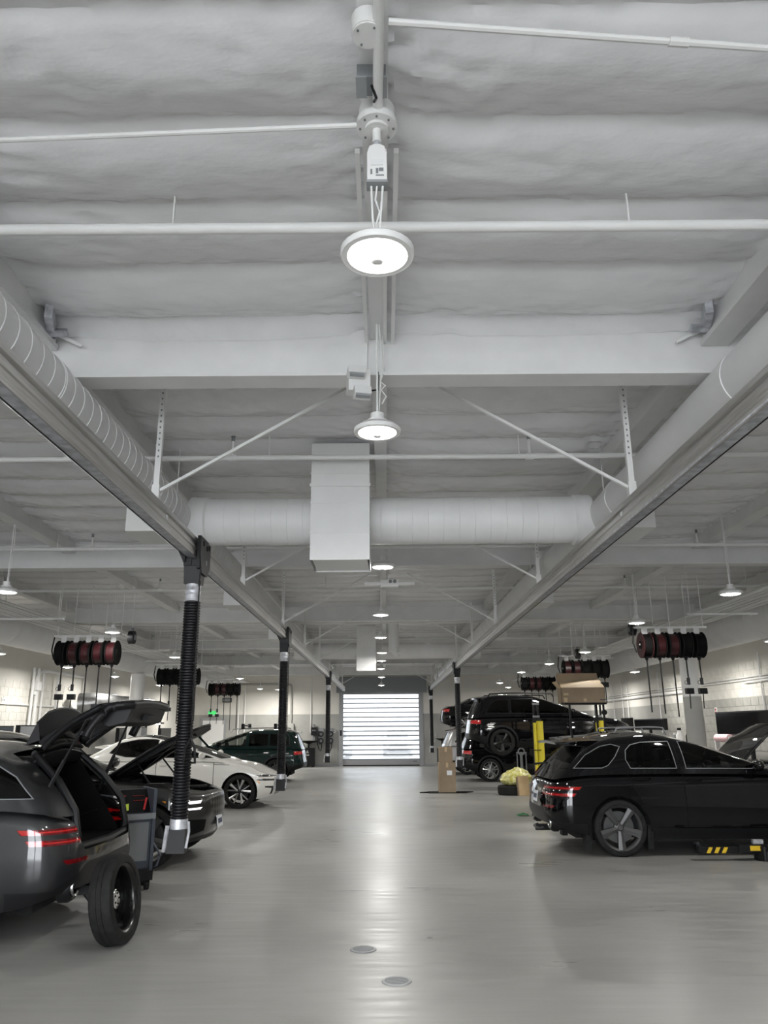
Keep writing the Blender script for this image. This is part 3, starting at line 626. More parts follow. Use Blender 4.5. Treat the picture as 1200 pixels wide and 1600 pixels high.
class Shell:
    def __init__(s, bm):
        s.bm = bm; s.ids = {'': 0}; s.lay = bm.faces.layers.int.new('pid')
        bm.normal_update(); s.base = bm.copy(); s.base.normal_update(); s.base.verts.ensure_lookup_table(); s.base.faces.ensure_lookup_table()
        s.bvh = BVHTree.FromBMesh(s.base)
    def cut(s, poly, ax, name, filt, over=False):
        """split faces along a polygon seen along one axis and give the inside to part «name»"""
        i, j = ax; k = s.ids.setdefault(name, len(s.ids)); bm = s.bm; lay = s.lay
        lo = (min(p[0] for p in poly), min(p[1] for p in poly)); hi = (max(p[0] for p in poly), max(p[1] for p in poly))
        def cand(fs):
            o = []
            for f in fs:
                if not over and f[lay] != 0: continue
                if not filt(f.normal, f.calc_center_median()): continue
                a = [v.co[i] for v in f.verts]; b = [v.co[j] for v in f.verts]
                if max(a) < lo[0] or min(a) > hi[0] or max(b) < lo[1] or min(b) > hi[1]: continue
                o.append(f)
            return o
        fs = cand(bm.faces); n = len(poly)
        for q in range(n):
            p0, p1 = poly[q], poly[(q + 1) % n]; co = Vector((0, 0, 0)); no = Vector((0, 0, 0))
            co[i], co[j] = p0; no[i], no[j] = (p1[1] - p0[1]), -(p1[0] - p0[0])
            if no.length < 1e-9: continue
            sl = (min(p0[0], p1[0]) - 1e-4, max(p0[0], p1[0]) + 1e-4, min(p0[1], p1[1]) - 1e-4, max(p0[1], p1[1]) + 1e-4)
            sub = []; rest = []
            for f in fs:
                a = [v.co[i] for v in f.verts]; b = [v.co[j] for v in f.verts]
                (rest if (max(a) < sl[0] or min(a) > sl[1] or max(b) < sl[2] or min(b) > sl[3]) else sub).append(f)
            if not sub: continue
            ge = set(sub)
            for f in sub: ge.update(f.edges); ge.update(f.verts)
            r = bmesh.ops.bisect_plane(bm, geom=list(ge), dist=1e-5, plane_co=co, plane_no=no.normalized())
            fs = [f for f in rest if f.is_valid] + [e for e in r['geom'] if isinstance(e, bmesh.types.BMFace)]
            fs = list(set(fs))
        for f in cand([f for f in fs if f.is_valid]):
            c = f.calc_center_median()
            if inside(poly, c[i], c[j]): f[lay] = k
        return k
    def normal(s, co):
        loc, no, idx, d = s.bvh.find_nearest(co)
        f = s.base.faces[idx]; vs = f.verts
        try: w_ = poly_3d_calc([v.co for v in vs], loc)
        except Exception: return no
        n = Vector((0, 0, 0))
        for v, q in zip(vs, w_): n += v.normal * q
        return n.normalized() if n.length > 1e-6 else no
    def mesh(s, name, mat, side=0, meshname=None, off=0):
        k = s.ids[name]; vm = {}; vs = []; ns = []; fs = []
        for f in s.bm.faces:
            if f[s.lay] != k: continue
            if side:
                y = f.calc_center_median().y
                if y * side < 0: continue
            r = []
            for v in f.verts:
                if v.index not in vm or True:
                    key = v
                    if key not in vm:
                        vm[key] = len(vs); n = s.normal(v.co); ns.append(n); vs.append(v.co + n * off)
                    r.append(vm[key])
            fs.append(r)
        if not fs: return None
        me = bpy.data.meshes.new(meshname or name); me.from_pydata([tuple(v) for v in vs], [], fs)
        for q in (mat if isinstance(mat, (list, tuple)) else [mat]): me.materials.append(M[q])
        me.polygons.foreach_set('use_smooth', [True] * len(fs)); me.normals_split_custom_set_from_vertices([tuple(n) for n in ns]); me.update()
        return me
def grow(poly, d):
    n = len(poly); a = sum(poly[i][0] * poly[(i + 1) % n][1] - poly[(i + 1) % n][0] * poly[i][1] for i in range(n)); sg = 1 if a > 0 else -1; o = []
    for i in range(n):
        p, q, r = Vector(poly[i - 1]), Vector(poly[i]), Vector(poly[(i + 1) % n])
        e1, e2 = (q - p).normalized(), (r - q).normalized(); n1, n2 = Vector((e1.y, -e1.x)) * sg, Vector((e2.y, -e2.x)) * sg
        m = (n1 + n2); m = m.normalized() * min(d / max(.35, m.normalized().dot(n1)), d * 2.2) if m.length > 1e-6 else n1 * d
        o.append((q.x + m.x, q.y + m.y))
    return o
def circ(cx, cz, r, n=26): return [(cx + r * math.cos(2 * PI * k / n), cz + r * math.sin(2 * PI * k / n)) for k in range(n)]
SIDE = lambda n, c: abs(n.y) > .3
FRONT = lambda n, c: n.x > .25
REAR = lambda n, c: n.x < -.25
TOP = lambda n, c: n.z > .35

def wheel_meshes(r, wd, rimr, style, rimmat):
    """meshes of a wheel that lies in the XZ plane, its outer face towards -Y"""
    o = {}; t = wd / 2
    o['tire'] = MB().lathe([(rimr, -t * .8), (rimr + .012, -t), (r * .86, -t * 1.02), (r * .96, -t * .92), (r, -t * .7), (r, -t * .25), (r - .006, -t * .22), (r, -t * .19), (r, t * .19), (r - .006, t * .22), (r, t * .25), (r, t * .7), (r * .96, t * .92), (r * .86, t), (rimr, t * .8)], ax='Y', n=36).mesh('tire', 'rubber')
    o['rim'] = MB().lathe([(rimr, t * .8), (rimr * .93, t * .5), (rimr * .9, -t * .5), (rimr * .95, -t * .78), (rimr + .006, -t * .9), (rimr + .006, -t * .8)], ax='Y', n=36).mesh('rim', rimmat)
    o['brake'] = MB().lathe([(.001, -t * .05), (rimr * .72, -t * .05), (rimr * .72, .03), (.001, .03)], ax='Y', n=24).mesh('brake_disc', 'rim_d' if rimmat != 'rim_b' else 'blackm')
    o['hub'] = MB().lathe([(.001, -t * .72), (.03, -t * .72), (.034, -t * .6), (.075, -t * .5), (.08, 0)], ax='Y', n=18).mesh('hub_cap', rimmat)
    sp = MB(); y0, y1 = -t * .62, -t * .86; rr = rimr * .97
    def blade(a0, w0, a1, w1, r0=.045, r1=None):
        r1 = r1 or rr; pts = []
        for rad, a, w_ in ((r0, a0, w0), (r1, a1, w1)):
            c = Vector((math.cos(a), 0, math.sin(a))) * rad; s_ = Vector((-math.sin(a), 0, math.cos(a))) * w_; pts += [c - s_, c + s_]
        yy = (y0, y0, y1, y1); vs = [p + Vector((0, y, 0)) for p, y in zip(pts, yy)] + [p * 1.0 + Vector((0, y + .035, 0)) for p, y in zip(pts, yy)]
        mid = [((vs[0] + vs[1]) / 2) + Vector((0, -.012, 0)), ((vs[2] + vs[3]) / 2) + Vector((0, -.012, 0))]; vs += mid
        sp.add(vs, [(0, 8, 9, 2), (8, 1, 3, 9), (0, 2, 6, 4), (1, 5, 7, 3), (4, 6, 7, 5)])
    if style == 'five':
        blade(-PI / 2, .03, -PI / 2, .052)
        n = 5
    elif style == 'twin':
        blade(PI / 2 - .1, .012, PI / 2 - .2, .016); blade(PI / 2 + .1, .012, PI / 2 + .2, .016); n = 5
    elif style == 'star':
        blade(PI / 2, .012, PI / 2 - .33, .03); blade(PI / 2, .012, PI / 2 + .2, .014); n = 5
    else:
        blade(PI / 2, .018, PI / 2, .03); n = 5
    o['spoke'] = sp.mesh('spoke', rimmat if style != 'star' else 'rim_s'); o['n'] = n
    return o
def put_wheel(car, wm, x, y, z, inner_left):
    """inner_left: wheel on the car's left side (+y): turn the outer face to +y"""
    t = link('wheel', wm['tire'], car); t.location = (x, y, z); t.rotation_euler = (0, 0, PI if inner_left else 0)
    link('rim', wm['rim'], t); link('brake_disc', wm['brake'], t); link('hub_cap', wm['hub'], t)
    for k in range(wm['n']):
        s_ = link('spoke', wm['spoke'], t); s_.rotation_euler = (0, 2 * PI * k / wm['n'], 0)
    return t

def build_car(name, label, spec, loc, rz, pt, cat='car', group=None):
    S = spec; L, W = S['L'], S['W']; car = thing(name, label, cat, loc, rz, group)
    zt = curve(S['belt']); zb = curve(S['bottom']); wf = curve(S['wprof'])
    body = ring_solid(0, L, W, zb, zt, wf, curve(S['xr']), curve(S['xf']), [0, .06, .14, .22, .3, .38, .46, .54, .62, .7, .78, .85, .9], S.get('crown', .045), S.get('Rf', .42), S.get('Rr', .34), S.get('bowf', .10), .07, .07, 62, 'off')
    g = S['gh']; rf = curve(g['roof']); gx0, gx1 = g['x'][0], g['x'][1]
    gb = lambda x: zt(max(.12, min(L - .9, x))) - .05
    cabin = ring_solid(gx0, gx1, W * g.get('wb', .955), gb, rf, curve(g['w']), curve(g['xr']), curve(g['xf']), [0, .1, .2, .3, .4, .5, .6, .7, .8, .88], .05, .3, .26, .12, .07, .1, 44, 'lin')
    B, G = Shell(body), Shell(cabin); wr_ = S['wr']; wx = S['wx']
    low = lambda n, c: abs(n.y) > .25 and True
    for cx in wx: B.cut(circ(cx, wr_, wr_ + .045), (0, 2), 'hole', low)
    for cx in wx: B.cut(circ(cx, wr_, wr_ + S.get('archw', .085)), (0, 2), 'wheel_arch', low)
    for nm, ax, poly, fl in S['bcuts']: B.cut(poly, ax, nm, fl, nm in S.get('over', ()))
    for nm, ax, poly, fl in S['gcuts']: G.cut(poly, ax, nm, fl, nm in S.get('over', ()))
    trim = S.get('trim', 'black')
    for nm, poly in S['windows']:
        G.cut(poly, (0, 2), nm, SIDE, True)
        if S.get('trimw', .014): G.cut(grow(poly, S.get('trimw', .014)), (0, 2), 'window_trim', SIDE)
    mats = dict(window_trim=trim, wheel_arch=S.get('archm', pt), gap='matte'); mats.update(S.get('mats', {}))
    nosplit = S.get('nosplit', ())
    for sh, base in ((B, 'body_shell'), (G, 'cabin_shell')):
        for nm in sh.ids:
            if nm in ('hole',) or nm in S.get('skip', ()): continue
            mt = mats.get(nm, pt) if nm else pt
            if nm in nosplit or nm == '':
                me = sh.mesh(nm, mt, 0, nm or base)
                if me: link(nm or base, me, car)
            else:
                for sd_ in (1, -1):
                    me = sh.mesh(nm, mt, sd_, nm)
                    if me: link({'gap': 'shut_line'}.get(nm, nm), me, car)
    # wheels and wells
    wm = wheel_meshes(wr_, S.get('tw', .235), S['rim'], S['style'], S['rimm'])
    ty = W / 2 - S.get('tw', .235) / 2 - .015
    for cx in wx:
        for sd_ in (1, -1):
            put_wheel(car, wm, cx, sd_ * ty, wr_, sd_ > 0)
            q = MB(); pr = arc((cx, wr_), wr_ + .05, -.35, PI + .35, 14, lambda a, b: (a, b)); n = len(pr)
            q.add([(a, sd_ * (W / 2 - .025), b) for a, b in pr] + [(a, sd_ * (W / 2 - .36), b) for a, b in pr], [(k, k + 1, n + k + 1, n + k) for k in range(n - 1)] + [tuple(range(n, 2 * n))])
            q.obj('wheel_well', 'well', car, fix=False)
    MB().b2((.45, -W / 2 + .38, .2), (L - .5, W / 2 - .38, .3)).b2((wx[0] + .45, -W / 2 + .1, .2), (wx[1] - .45, W / 2 - .1, .29)).obj('underbody', 'well', car)
    # cabin furniture
    c0, c1 = S['seatx']
    for sx in (c0, c1):
        for sy in (-.38, .38):
            q = MB().box((sx + .25, sy, .62), (.5, .48, .16)); q.box((sx - .02, sy, .92), (.14, .46, .56), Matrix.Rotation(R(-14), 3, 'Y')); q.box((sx - .1, sy, 1.27), (.1, .24, .17), Matrix.Rotation(R(-10), 3, 'Y'))
            q.obj('seat', 'seatm', car)
    dx = S['dash']
    MB().box((dx, 0, .96), (.36, W - .4, .2), Matrix.Rotation(R(10), 3, 'Y')).obj('dashboard', 'interior', car)
    MB().b2((.75, -W / 2 + .16, .32), (dx, W / 2 - .16, .5)).obj('cabin_floor', 'interior', car)
    q = MB().lathe([(.18, -.012), (.192, 0), (.18, .012), (.168, 0)], ax='X', n=20, closed=True).box((0, 0, 0), (.02, .34, .04)).box((0, 0, -.08), (.02, .04, .17))
    me = q.mesh('steering_wheel', 'interior'); o = link('steering_wheel', me, car); o.location = (dx - .3, .38, .98); o.rotation_euler = (0, R(-22), 0)
    # mirrors, handles
    if S.get('mirror', 1):
        mx, mz = S['mir']
        for sd_ in (1, -1):
            o = MB().ball((mx, sd_ * (W / 2 + .06), mz), (.075, .12, .075), 14, 9).obj('side_mirror', S.get('mirm', pt), car)
            MB().bar((mx + .02, sd_ * (W / 2 - .09), mz - .05), (mx, sd_ * (W / 2 + .02), mz - .03), .05, .04).obj('mirror_arm', 'black', o)
    for hx, hz in S.get('handles', ()):
        for sd_ in (1, -1):
            y = sd_ * (W / 2 * wf((hz - .25) / .85) + .012)
            MB().tube([(hx - .1, y - sd_ * .02, hz), (hx - .07, y + sd_ * .012, hz + .004), (hx + .07, y + sd_ * .012, hz + .008), (hx + .1, y - sd_ * .02, hz + .008)], .014, 8).obj('door_handle', S.get('handm', pt), car)
    if S.get('rails'):
        a, b, h_, mt, rs = S['rails']
        for sd_ in (1, -1):
            y = sd_ * W * .335; n = 12; pts = [(a, y, rf(a) - .06)] + [(a + .06 + (b - a - .12) * k / n, y, rf(a + .06 + (b - a - .12) * k / n) - .03 + h_) for k in range(n + 1)] + [(b, y, rf(b) - .07)]
            MB().tube(pts, rs, 8).obj('roof_rail', mt, car)
    if S.get('spoiler'):
        sx, sz, dp = S['spoiler']; hw = W * .33
        MB().add([(sx - dp, -hw, sz - .035), (sx - dp, hw, sz - .035), (sx - dp + .02, -hw, sz - .065), (sx - dp + .02, hw, sz - .065), (sx + .3, -hw * .98, sz - .005), (sx + .3, hw * .98, sz - .005), (sx + .25, -hw * .9, sz - .12), (sx + .25, hw * .9, sz - .12), (sx - dp - .03, 0, sz - .01), (sx + .3, 0, sz + .035), (sx - dp - .01, 0, sz - .05)],
                 [(0, 8, 9, 4), (8, 1, 5, 9), (0, 2, 10, 8), (8, 10, 3, 1), (2, 6, 7, 3, 10), (0, 4, 6, 2), (1, 3, 7, 5), (4, 9, 5, 7, 6)]).obj('roof_spoiler', S.get('spm', pt), car)
    for x, y, z, fl in S.get('plates', ()):
        q = MB().box((x, y, z), (.012, .31, .15), Matrix.Rotation(R(-8 * fl), 3, 'Y')).obj('licence_plate', 'plate', car)
        for k in range(6): MB().box((x + .007 * fl, y - .105 + .042 * k, z), (.004, .026, .062), Matrix.Rotation(R(-8 * fl), 3, 'Y')).obj('plate_character', 'ink', q)
    for x, y, z in S.get('exhaust', ()):
        e = MB().lathe([(.062, -.02), (.075, -.03), (.082, -.02), (.08, .12)], (x, y, z), 'X', 22).obj('exhaust_tip', 'chrome', car)
        MB().lathe([(.001, .06), (.062, .06), (.062, -.015)], (x, y, z), 'X', 22).obj('bore', 'matte', e)
        MB().lathe([(.085, .0), (.105, -.012), (.13, .03), (.13, .1)], (x, y, z), 'X', 22).obj('surround', 'black', e)
    S['_B'], S['_G'] = B, G
    return car
def gapline(x, z0, z1, w_=.006, dx=0): return [(x - w_, z0), (x + w_, z0), (x + dx + w_, z1), (x + dx - w_, z1)]
def slab(z, x0, x1, w_=.004): return [(x0, z - w_), (x1, z - w_), (x1, z + w_), (x0, z + w_)]
Q = lambda s, x0, x1, z0, z1: [(x0, z0), (x1, z0), (x1, z1), (x0, z1)]
RNEAR = lambda n, c: n.x < -.12 and c.x < .75
SREAR = lambda n, c: abs(n.y) > .28

def spec_coupe_suv():      # long-bonnet sporty SUV with twin thin tail lamps
    L = 4.715; s = dict(L=L, W=1.91, wr=.366, rim=.285, style='five', rimm='rim_d', wx=(.99, 3.865), tw=.25)
    s['belt'] = [(0, .98), (.2, 1.06), (.7, 1.10), (1.6, 1.11), (2.6, 1.10), (3.2, 1.08), (3.5, 1.05), (4.1, .97), (4.5, .87), (4.715, .80)]
    s['bottom'] = [(0, .40), (.35, .30), (.8, .25), (3.9, .22), (4.4, .24), (4.715, .3)]
    s['wprof'] = [(0, .93), (.1, .965), (.3, .995), (.5, 1.0), (.68, .985), (.8, .982), (.9, .965), (1, .93)]
    s['xr'] = [(.25, .13), (.4, .04), (.52, 0), (.72, .02), (.85, .05), (1.0, .13)]; s['xf'] = [(.25, -.10), (.4, -.02), (.6, 0), (.75, -.03), (.9, -.16)]
    s['gh'] = dict(x=(.1, 3.5), wb=.972, w=[(0, 1.0), (.4, .95), (.8, .85), (1, .76)], roof=[(.1, 1.47), (.5, 1.54), (1.2, 1.605), (1.9, 1.625), (2.4, 1.59), (3.5, 1.45)],
                   xr=[(0, .10), (.5, .30), (1, .58)], xf=[(0, 3.62), (.5, 3.05), (1, 2.42)])
    s['windows'] = [('front_window', [(1.97, 1.135), (3.06, 1.125), (2.86, 1.25), (2.6, 1.375), (2.35, 1.455), (2.1, 1.485), (1.94, 1.485)]),
                    ('rear_window', [(1.2, 1.14), (1.83, 1.137), (1.79, 1.485), (1.4, 1.475), (1.25, 1.44), (1.17, 1.37), (1.15, 1.25)]),
                    ('quarter_window', [(.42, 1.145), (.80, 1.145), (.89, 1.18), (1.0, 1.29), (1.09, 1.42), (.98, 1.45), (.82, 1.42), (.6, 1.31)])]
    s['trim'] = 'cab'; s['trimw'] = .009
    s['gcuts'] = [('windscreen', (1, 2), [(-.72, 1.10), (.72, 1.10), (.56, 1.53), (-.56, 1.53)], FRONT), ('rear_glass', (1, 2), [(-.60, 1.10), (.60, 1.10), (.5, 1.44), (-.5, 1.44)], RNEAR)]
    s['bcuts'] = []
    for z0, z1, x1 in ((.855, .90, .50), (.77, .815, .42)):
        zm = (z0 + z1) / 2
        s['bcuts'] += [('tail_lamp', (0, 2), [(.34 if x1 > .45 else .27, z0 + .004), (x1 - .05, z0 + .004), (x1 - .01, z1 - .004), (.34 if x1 > .45 else .27, z1 - .004)], lambda n, c: abs(n.y) > .45 and c.x < .7),
                       ('tail_lamp', (0, 2), [(.0, zm - .006), (.34, zm - .006), (.34, zm + .006), (.0, zm + .006)], lambda n, c: abs(n.y) > .45 and c.x < .7),
                       ('lamp_lens', (0, 2), [(.0, z0), (x1 - .04, z0), (x1, z1), (.0, z1)], lambda n, c: abs(n.y) > .45 and c.x < .7)]
        for a in (1, -1):
            yy = lambda u, v: [(u, v)[0] * a, (u, v)[1] * a]
            for nm, za, zb_ in (('tail_lamp', zm - .006, zm + .006), ('lamp_lens', z0, z1)):
                s['bcuts'].append((nm, (1, 2), [(.42 * a, za), (.95 * a, za), (.95 * a, zb_), (.42 * a, zb_)], RNEAR))
    s['bcuts'] += [('rear_valance', (1, 2), [(-.95, .2), (.95, .2), (.82, .46), (.55, .60), (-.55, .60), (-.82, .46)], RNEAR),
                   ('lower_sill', (0, 2), [(.0, .2), (4.6, .2), (4.6, .31), (3.3, .35), (1.45, .36), (.55, .42), (.0, .42)], SIDE),
                   ('rear_reflector', (1, 2), [(.52, .615), (.8, .615), (.83, .65), (.52, .65)], RNEAR), ('rear_reflector', (1, 2), [(-.8, .615), (-.52, .615), (-.52, .65), (-.83, .65)], RNEAR),
                   ('grille', (1, 2), [(-.42, .74), (.42, .74), (.3, .42), (0, .3), (-.3, .42)], FRONT)]
    for a, b in ((.74, .70), (.82, .785)): s['bcuts'] += [('headlamp', (1, 2), [(.5, b), (.93, b), (.93, a), (.5, a)], FRONT), ('headlamp', (1, 2), [(-.93, b), (-.5, b), (-.5, a), (-.93, a)], FRONT)]
    for x, z0, dx in ((1.9, .36, .02), (3.1, .36, .0)): s['bcuts'].append(('gap', (0, 2), gapline(x, z0, 1.11, .006, dx), SIDE))
    s['bcuts'] += [('gap', (0, 2), [(1.42, .45), (1.432, .45), (1.17, 1.0), (1.16, 1.11), (1.148, 1.11), (1.157, 1.0)], SIDE), ('gap', (0, 2), slab(.372, 1.5, 3.1), SIDE)]
    s['gcuts'] += [('gap', (0, 2), gapline(1.88, 1.1, 1.52, .006, -.03), SIDE)]
    s['mats'] = dict(front_window='glass', rear_window='glass', quarter_window='glassd', windscreen='glassc', rear_glass='glassd', tail_lamp='redlamp', lamp_lens='reddark', rear_valance='black', lower_sill='black', rear_reflector='reddark', grille='grille', headlamp='headl')
    s['nosplit'] = ('windscreen', 'rear_glass', 'rear_valance', 'grille')
    s['seatx'] = (1.35, 2.15); s['dash'] = 3.05; s['mir'] = (2.92, 1.17); s['handles'] = ((1.35, .985), (2.05, .965))
    s['exhaust'] = ((.10, .62, .42), (.10, -.62, .42)); s['plates'] = ((.025, 0, .72, -1),); s['spoiler'] = (.62, 1.515, .40)
    return s
def spec_big_suv():        # tall SUV with shield grille and stacked thin headlamps
    s = spec_coupe_suv(); L = 4.945; s.update(bowf=.27, Rf=.5, L=L, W=1.975, wr=.385, rim=.29, wx=(1.1, 4.19), style='five', rimm='rim_d')
    s['belt'] = [(0, 1.05), (.2, 1.12), (.8, 1.16), (2.6, 1.16), (3.4, 1.12), (3.7, 1.08), (4.3, 1.03), (4.7, .97), (4.945, .90)]
    s['bottom'] = [(0, .42), (.4, .32), (.8, .26), (4.1, .24), (4.6, .24), (4.945, .29)]
    s['xf'] = [(.25, -.16), (.4, -.05), (.6, 0), (.8, -.01), (.95, -.10), (1.0, -.16)]
    s['gh'] = dict(x=(.1, 3.7), wb=.972, w=[(0, 1.0), (.4, .95), (.8, .85), (1, .77)], roof=[(.1, 1.62), (.6, 1.68), (1.6, 1.715), (2.4, 1.70), (3.7, 1.5)], xr=[(0, .09), (.5, .15), (1, .25)], xf=[(0, 3.52), (.5, 3.02), (1, 2.45)])
    s['windows'] = [('front_window', [(2.07, 1.19), (3.02, 1.18), (2.82, 1.31), (2.58, 1.44), (2.32, 1.54), (2.05, 1.56)]), ('rear_window', [(1.3, 1.19), (1.95, 1.19), (1.93, 1.56), (1.3, 1.55), (1.24, 1.4)]), ('quarter_window', [(.45, 1.2), (1.15, 1.2), (1.15, 1.54), (.7, 1.52), (.5, 1.4)])]
    s['gcuts'] = [('windscreen', (1, 2), [(-.75, 1.13), (.75, 1.13), (.6, 1.60), (-.6, 1.60)], FRONT), ('rear_glass', (1, 2), [(-.62, 1.17), (.62, 1.17), (.54, 1.55), (-.54, 1.55)], RNEAR)]
    bc = []
    for a, b in ((.80, .765), (.715, .69)):
        bc += [('headlamp', (1, 2), [(.66, b), (.98, b), (.98, a), (.62, a)], FRONT), ('headlamp', (1, 2), [(-.98, b), (-.66, b), (-.62, a), (-.98, a)], FRONT),
               ('headlamp', (0, 2), [(4.52, b), (4.95, b), (4.95, a), (4.52, a)], lambda n, c: abs(n.y) > .5 and c.x > 4.3)]
    bc += [('side_marker', (0, 2), [(4.28, .825), (4.42, .815), (4.42, .785), (4.3, .79)], SIDE),
           ('grille', (1, 2), [(-.40, .86), (.40, .86), (.47, .78), (.3, .50), (0, .36), (-.3, .50), (-.47, .78)], FRONT),
           ('air_intake', (1, 2), [(.52, .42), (.85, .36), (.92, .5), (.85, .58), (.55, .56)], FRONT), ('air_intake', (1, 2), [(-.85, .36), (-.52, .42), (-.55, .56), (-.85, .58), (-.92, .5)], FRONT),
           ('air_intake', (0, 2), [(4.62, .36), (4.88, .40), (4.86, .54), (4.68, .58), (4.58, .50)], lambda n, c: abs(n.y) > .5 and c.x > 4.4),
           ('front_lip', (1, 2), [(-.95, .2), (.95, .2), (.95, .33), (.5, .36), (-.5, .36), (-.95, .33)], lambda n, c: n.x > .1),
           ('bonnet', (0, 1), [(3.44, -.76), (4.2, -.74), (4.6, -.6), (4.78, -.4), (4.88, 0), (4.78, .4), (4.6, .6), (4.2, .74), (3.44, .76), (3.5, 0)], lambda n, c: n.z > .3 and c.x > 3.4),
           ('lower_sill', (0, 2), [(.0, .2), (4.6, .2), (4.6, .31), (3.3, .37), (1.45, .38), (.0, .44)], SIDE)]
    for x, dx in ((2.0, .02), (3.25, 0)): bc.append(('gap', (0, 2), gapline(x, .38, 1.16, .006, dx), SIDE))
    s['bcuts'] = bc; s['over'] = ('bonnet',); s['skip'] = ('bonnet',)
    s['mats'].update(side_marker='orange', air_intake='matte', front_lip='black'); s['nosplit'] += ('front_lip',)
    s['seatx'] = (1.45, 2.35); s['dash'] = 3.25; s['mir'] = (3.05, 1.22); s['handles'] = ((1.5, 1.03), (2.2, 1.02)); s['spoiler'] = (.36, 1.63, .2)
    s['plates'] = ((4.945, -.12, .50, 1),); s['exhaust'] = ()
    return s
def spec_white_ev():       # rounded white crossover with black lower cladding
    s = spec_coupe_suv(); L = 4.515; s.update(L=L, W=1.89, wr=.36, rim=.265, wx=(.80, 3.70), style='star', rimm='rim_b', archm='p_white', archw=.10)
    s['belt'] = [(0, .95), (.2, 1.02), (.8, 1.06), (1.8, 1.06), (2.6, 1.05), (3.1, 1.03), (3.4, 1.01), (3.9, .93), (4.3, .80), (4.515, .70)]
    s['bottom'] = [(0, .38), (.35, .28), (.8, .22), (3.8, .2), (4.2, .2), (4.515, .26)]
    s['xf'] = [(.2, -.12), (.35, -.03), (.5, 0), (.65, -.02), (.8, -.14)]
    s['gh'] = dict(x=(.08, 3.5), wb=.94, w=[(0, 1.0), (.4, .94), (.8, .82), (1, .72)], roof=[(.1, 1.30), (.5, 1.42), (1.2, 1.545), (1.9, 1.58), (2.4, 1.55), (3.5, 1.4)], xr=[(0, .02), (.5, .15), (1, .45)], xf=[(0, 3.62), (.5, 3.0), (1, 2.25)])
    s['windows'] = [('front_window', [(1.86, 1.10), (3.1, 1.08), (2.85, 1.22), (2.55, 1.36), (2.25, 1.45), (1.86, 1.48)]), ('rear_window', [(.75, 1.20), (1.1, 1.12), (1.78, 1.10), (1.78, 1.48), (1.3, 1.46), (.9, 1.38)])]
    s['trim'] = 'black'; s['trimw'] = .02
    s['gcuts'] = [('windscreen', (1, 2), [(-.72, 1.05), (.72, 1.05), (.56, 1.47), (-.56, 1.47)], FRONT), ('rear_glass', (1, 2), [(-.60, 1.05), (.60, 1.05), (.5, 1.36), (-.5, 1.36)], RNEAR), ('roof_panel', (0, 1), [(.6, -.55), (2.3, -.55), (2.3, .55), (.6, .55)], lambda n, c: n.z > .7)]
    bc = []
    for a, b in ((.705, .655), (.615, .57)):
        bc += [('headlamp', (1, 2), [(.5, b), (.88, b + .01), (.9, a + .01), (.48, a - .01)], FRONT), ('headlamp', (1, 2), [(-.88, b + .01), (-.5, b), (-.48, a - .01), (-.9, a + .01)], FRONT),
               ('headlamp', (0, 2), [(4.05, a + .005), (4.5, a - .02), (4.5, b), (4.12, b + .02)], lambda n, c: abs(n.y) > .5 and c.x > 3.9)]
    bc += [('side_marker', (0, 2), [(3.98, .66), (4.03, .67), (4.16, .54), (4.13, .52)], SIDE),
           ('lower_grille', (1, 2), [(-.5, .27), (.5, .27), (.58, .42), (.45, .47), (-.45, .47), (-.58, .42)], FRONT),
           ('air_slot', (1, 2), [(.66, .3), (.72, .28), (.74, .42), (.88, .44), (.88, .47), (.68, .46)], FRONT), ('air_slot', (1, 2), [(-.72, .28), (-.66, .3), (-.68, .46), (-.88, .47), (-.88, .44), (-.74, .42)], FRONT),
           ('front_lip', (1, 2), [(-.9, .15), (.9, .15), (.9, .235), (-.9, .235)], lambda n, c: n.x > .1),
           ('gap', (0, 2), gapline(1.82, .3, 1.06, .006, 0), SIDE), ('gap', (0, 2), gapline(3.12, .35, 1.03, .006, -.02), SIDE), ('gap', (0, 2), [(3.1, .93), (3.45, .92), (3.46, .928), (3.1, .938)], SIDE)]
    s['bcuts'] = bc; s['mats'].update(side_marker='orange', lower_grille='grille', air_slot='black', front_lip='p_white', roof_panel='p_black', headlamp='headd', front_window='glass', rear_window='glassd')
    s['nosplit'] += ('front_lip', 'lower_grille', 'roof_panel')
    s['seatx'] = (1.25, 2.1); s['dash'] = 2.95; s['mir'] = (2.85, 1.13); s['handles'] = ((1.3, .92), (2.0, .92)); s['spoiler'] = (.5, 1.36, .2); s['exhaust'] = (); s['plates'] = ()
    return s
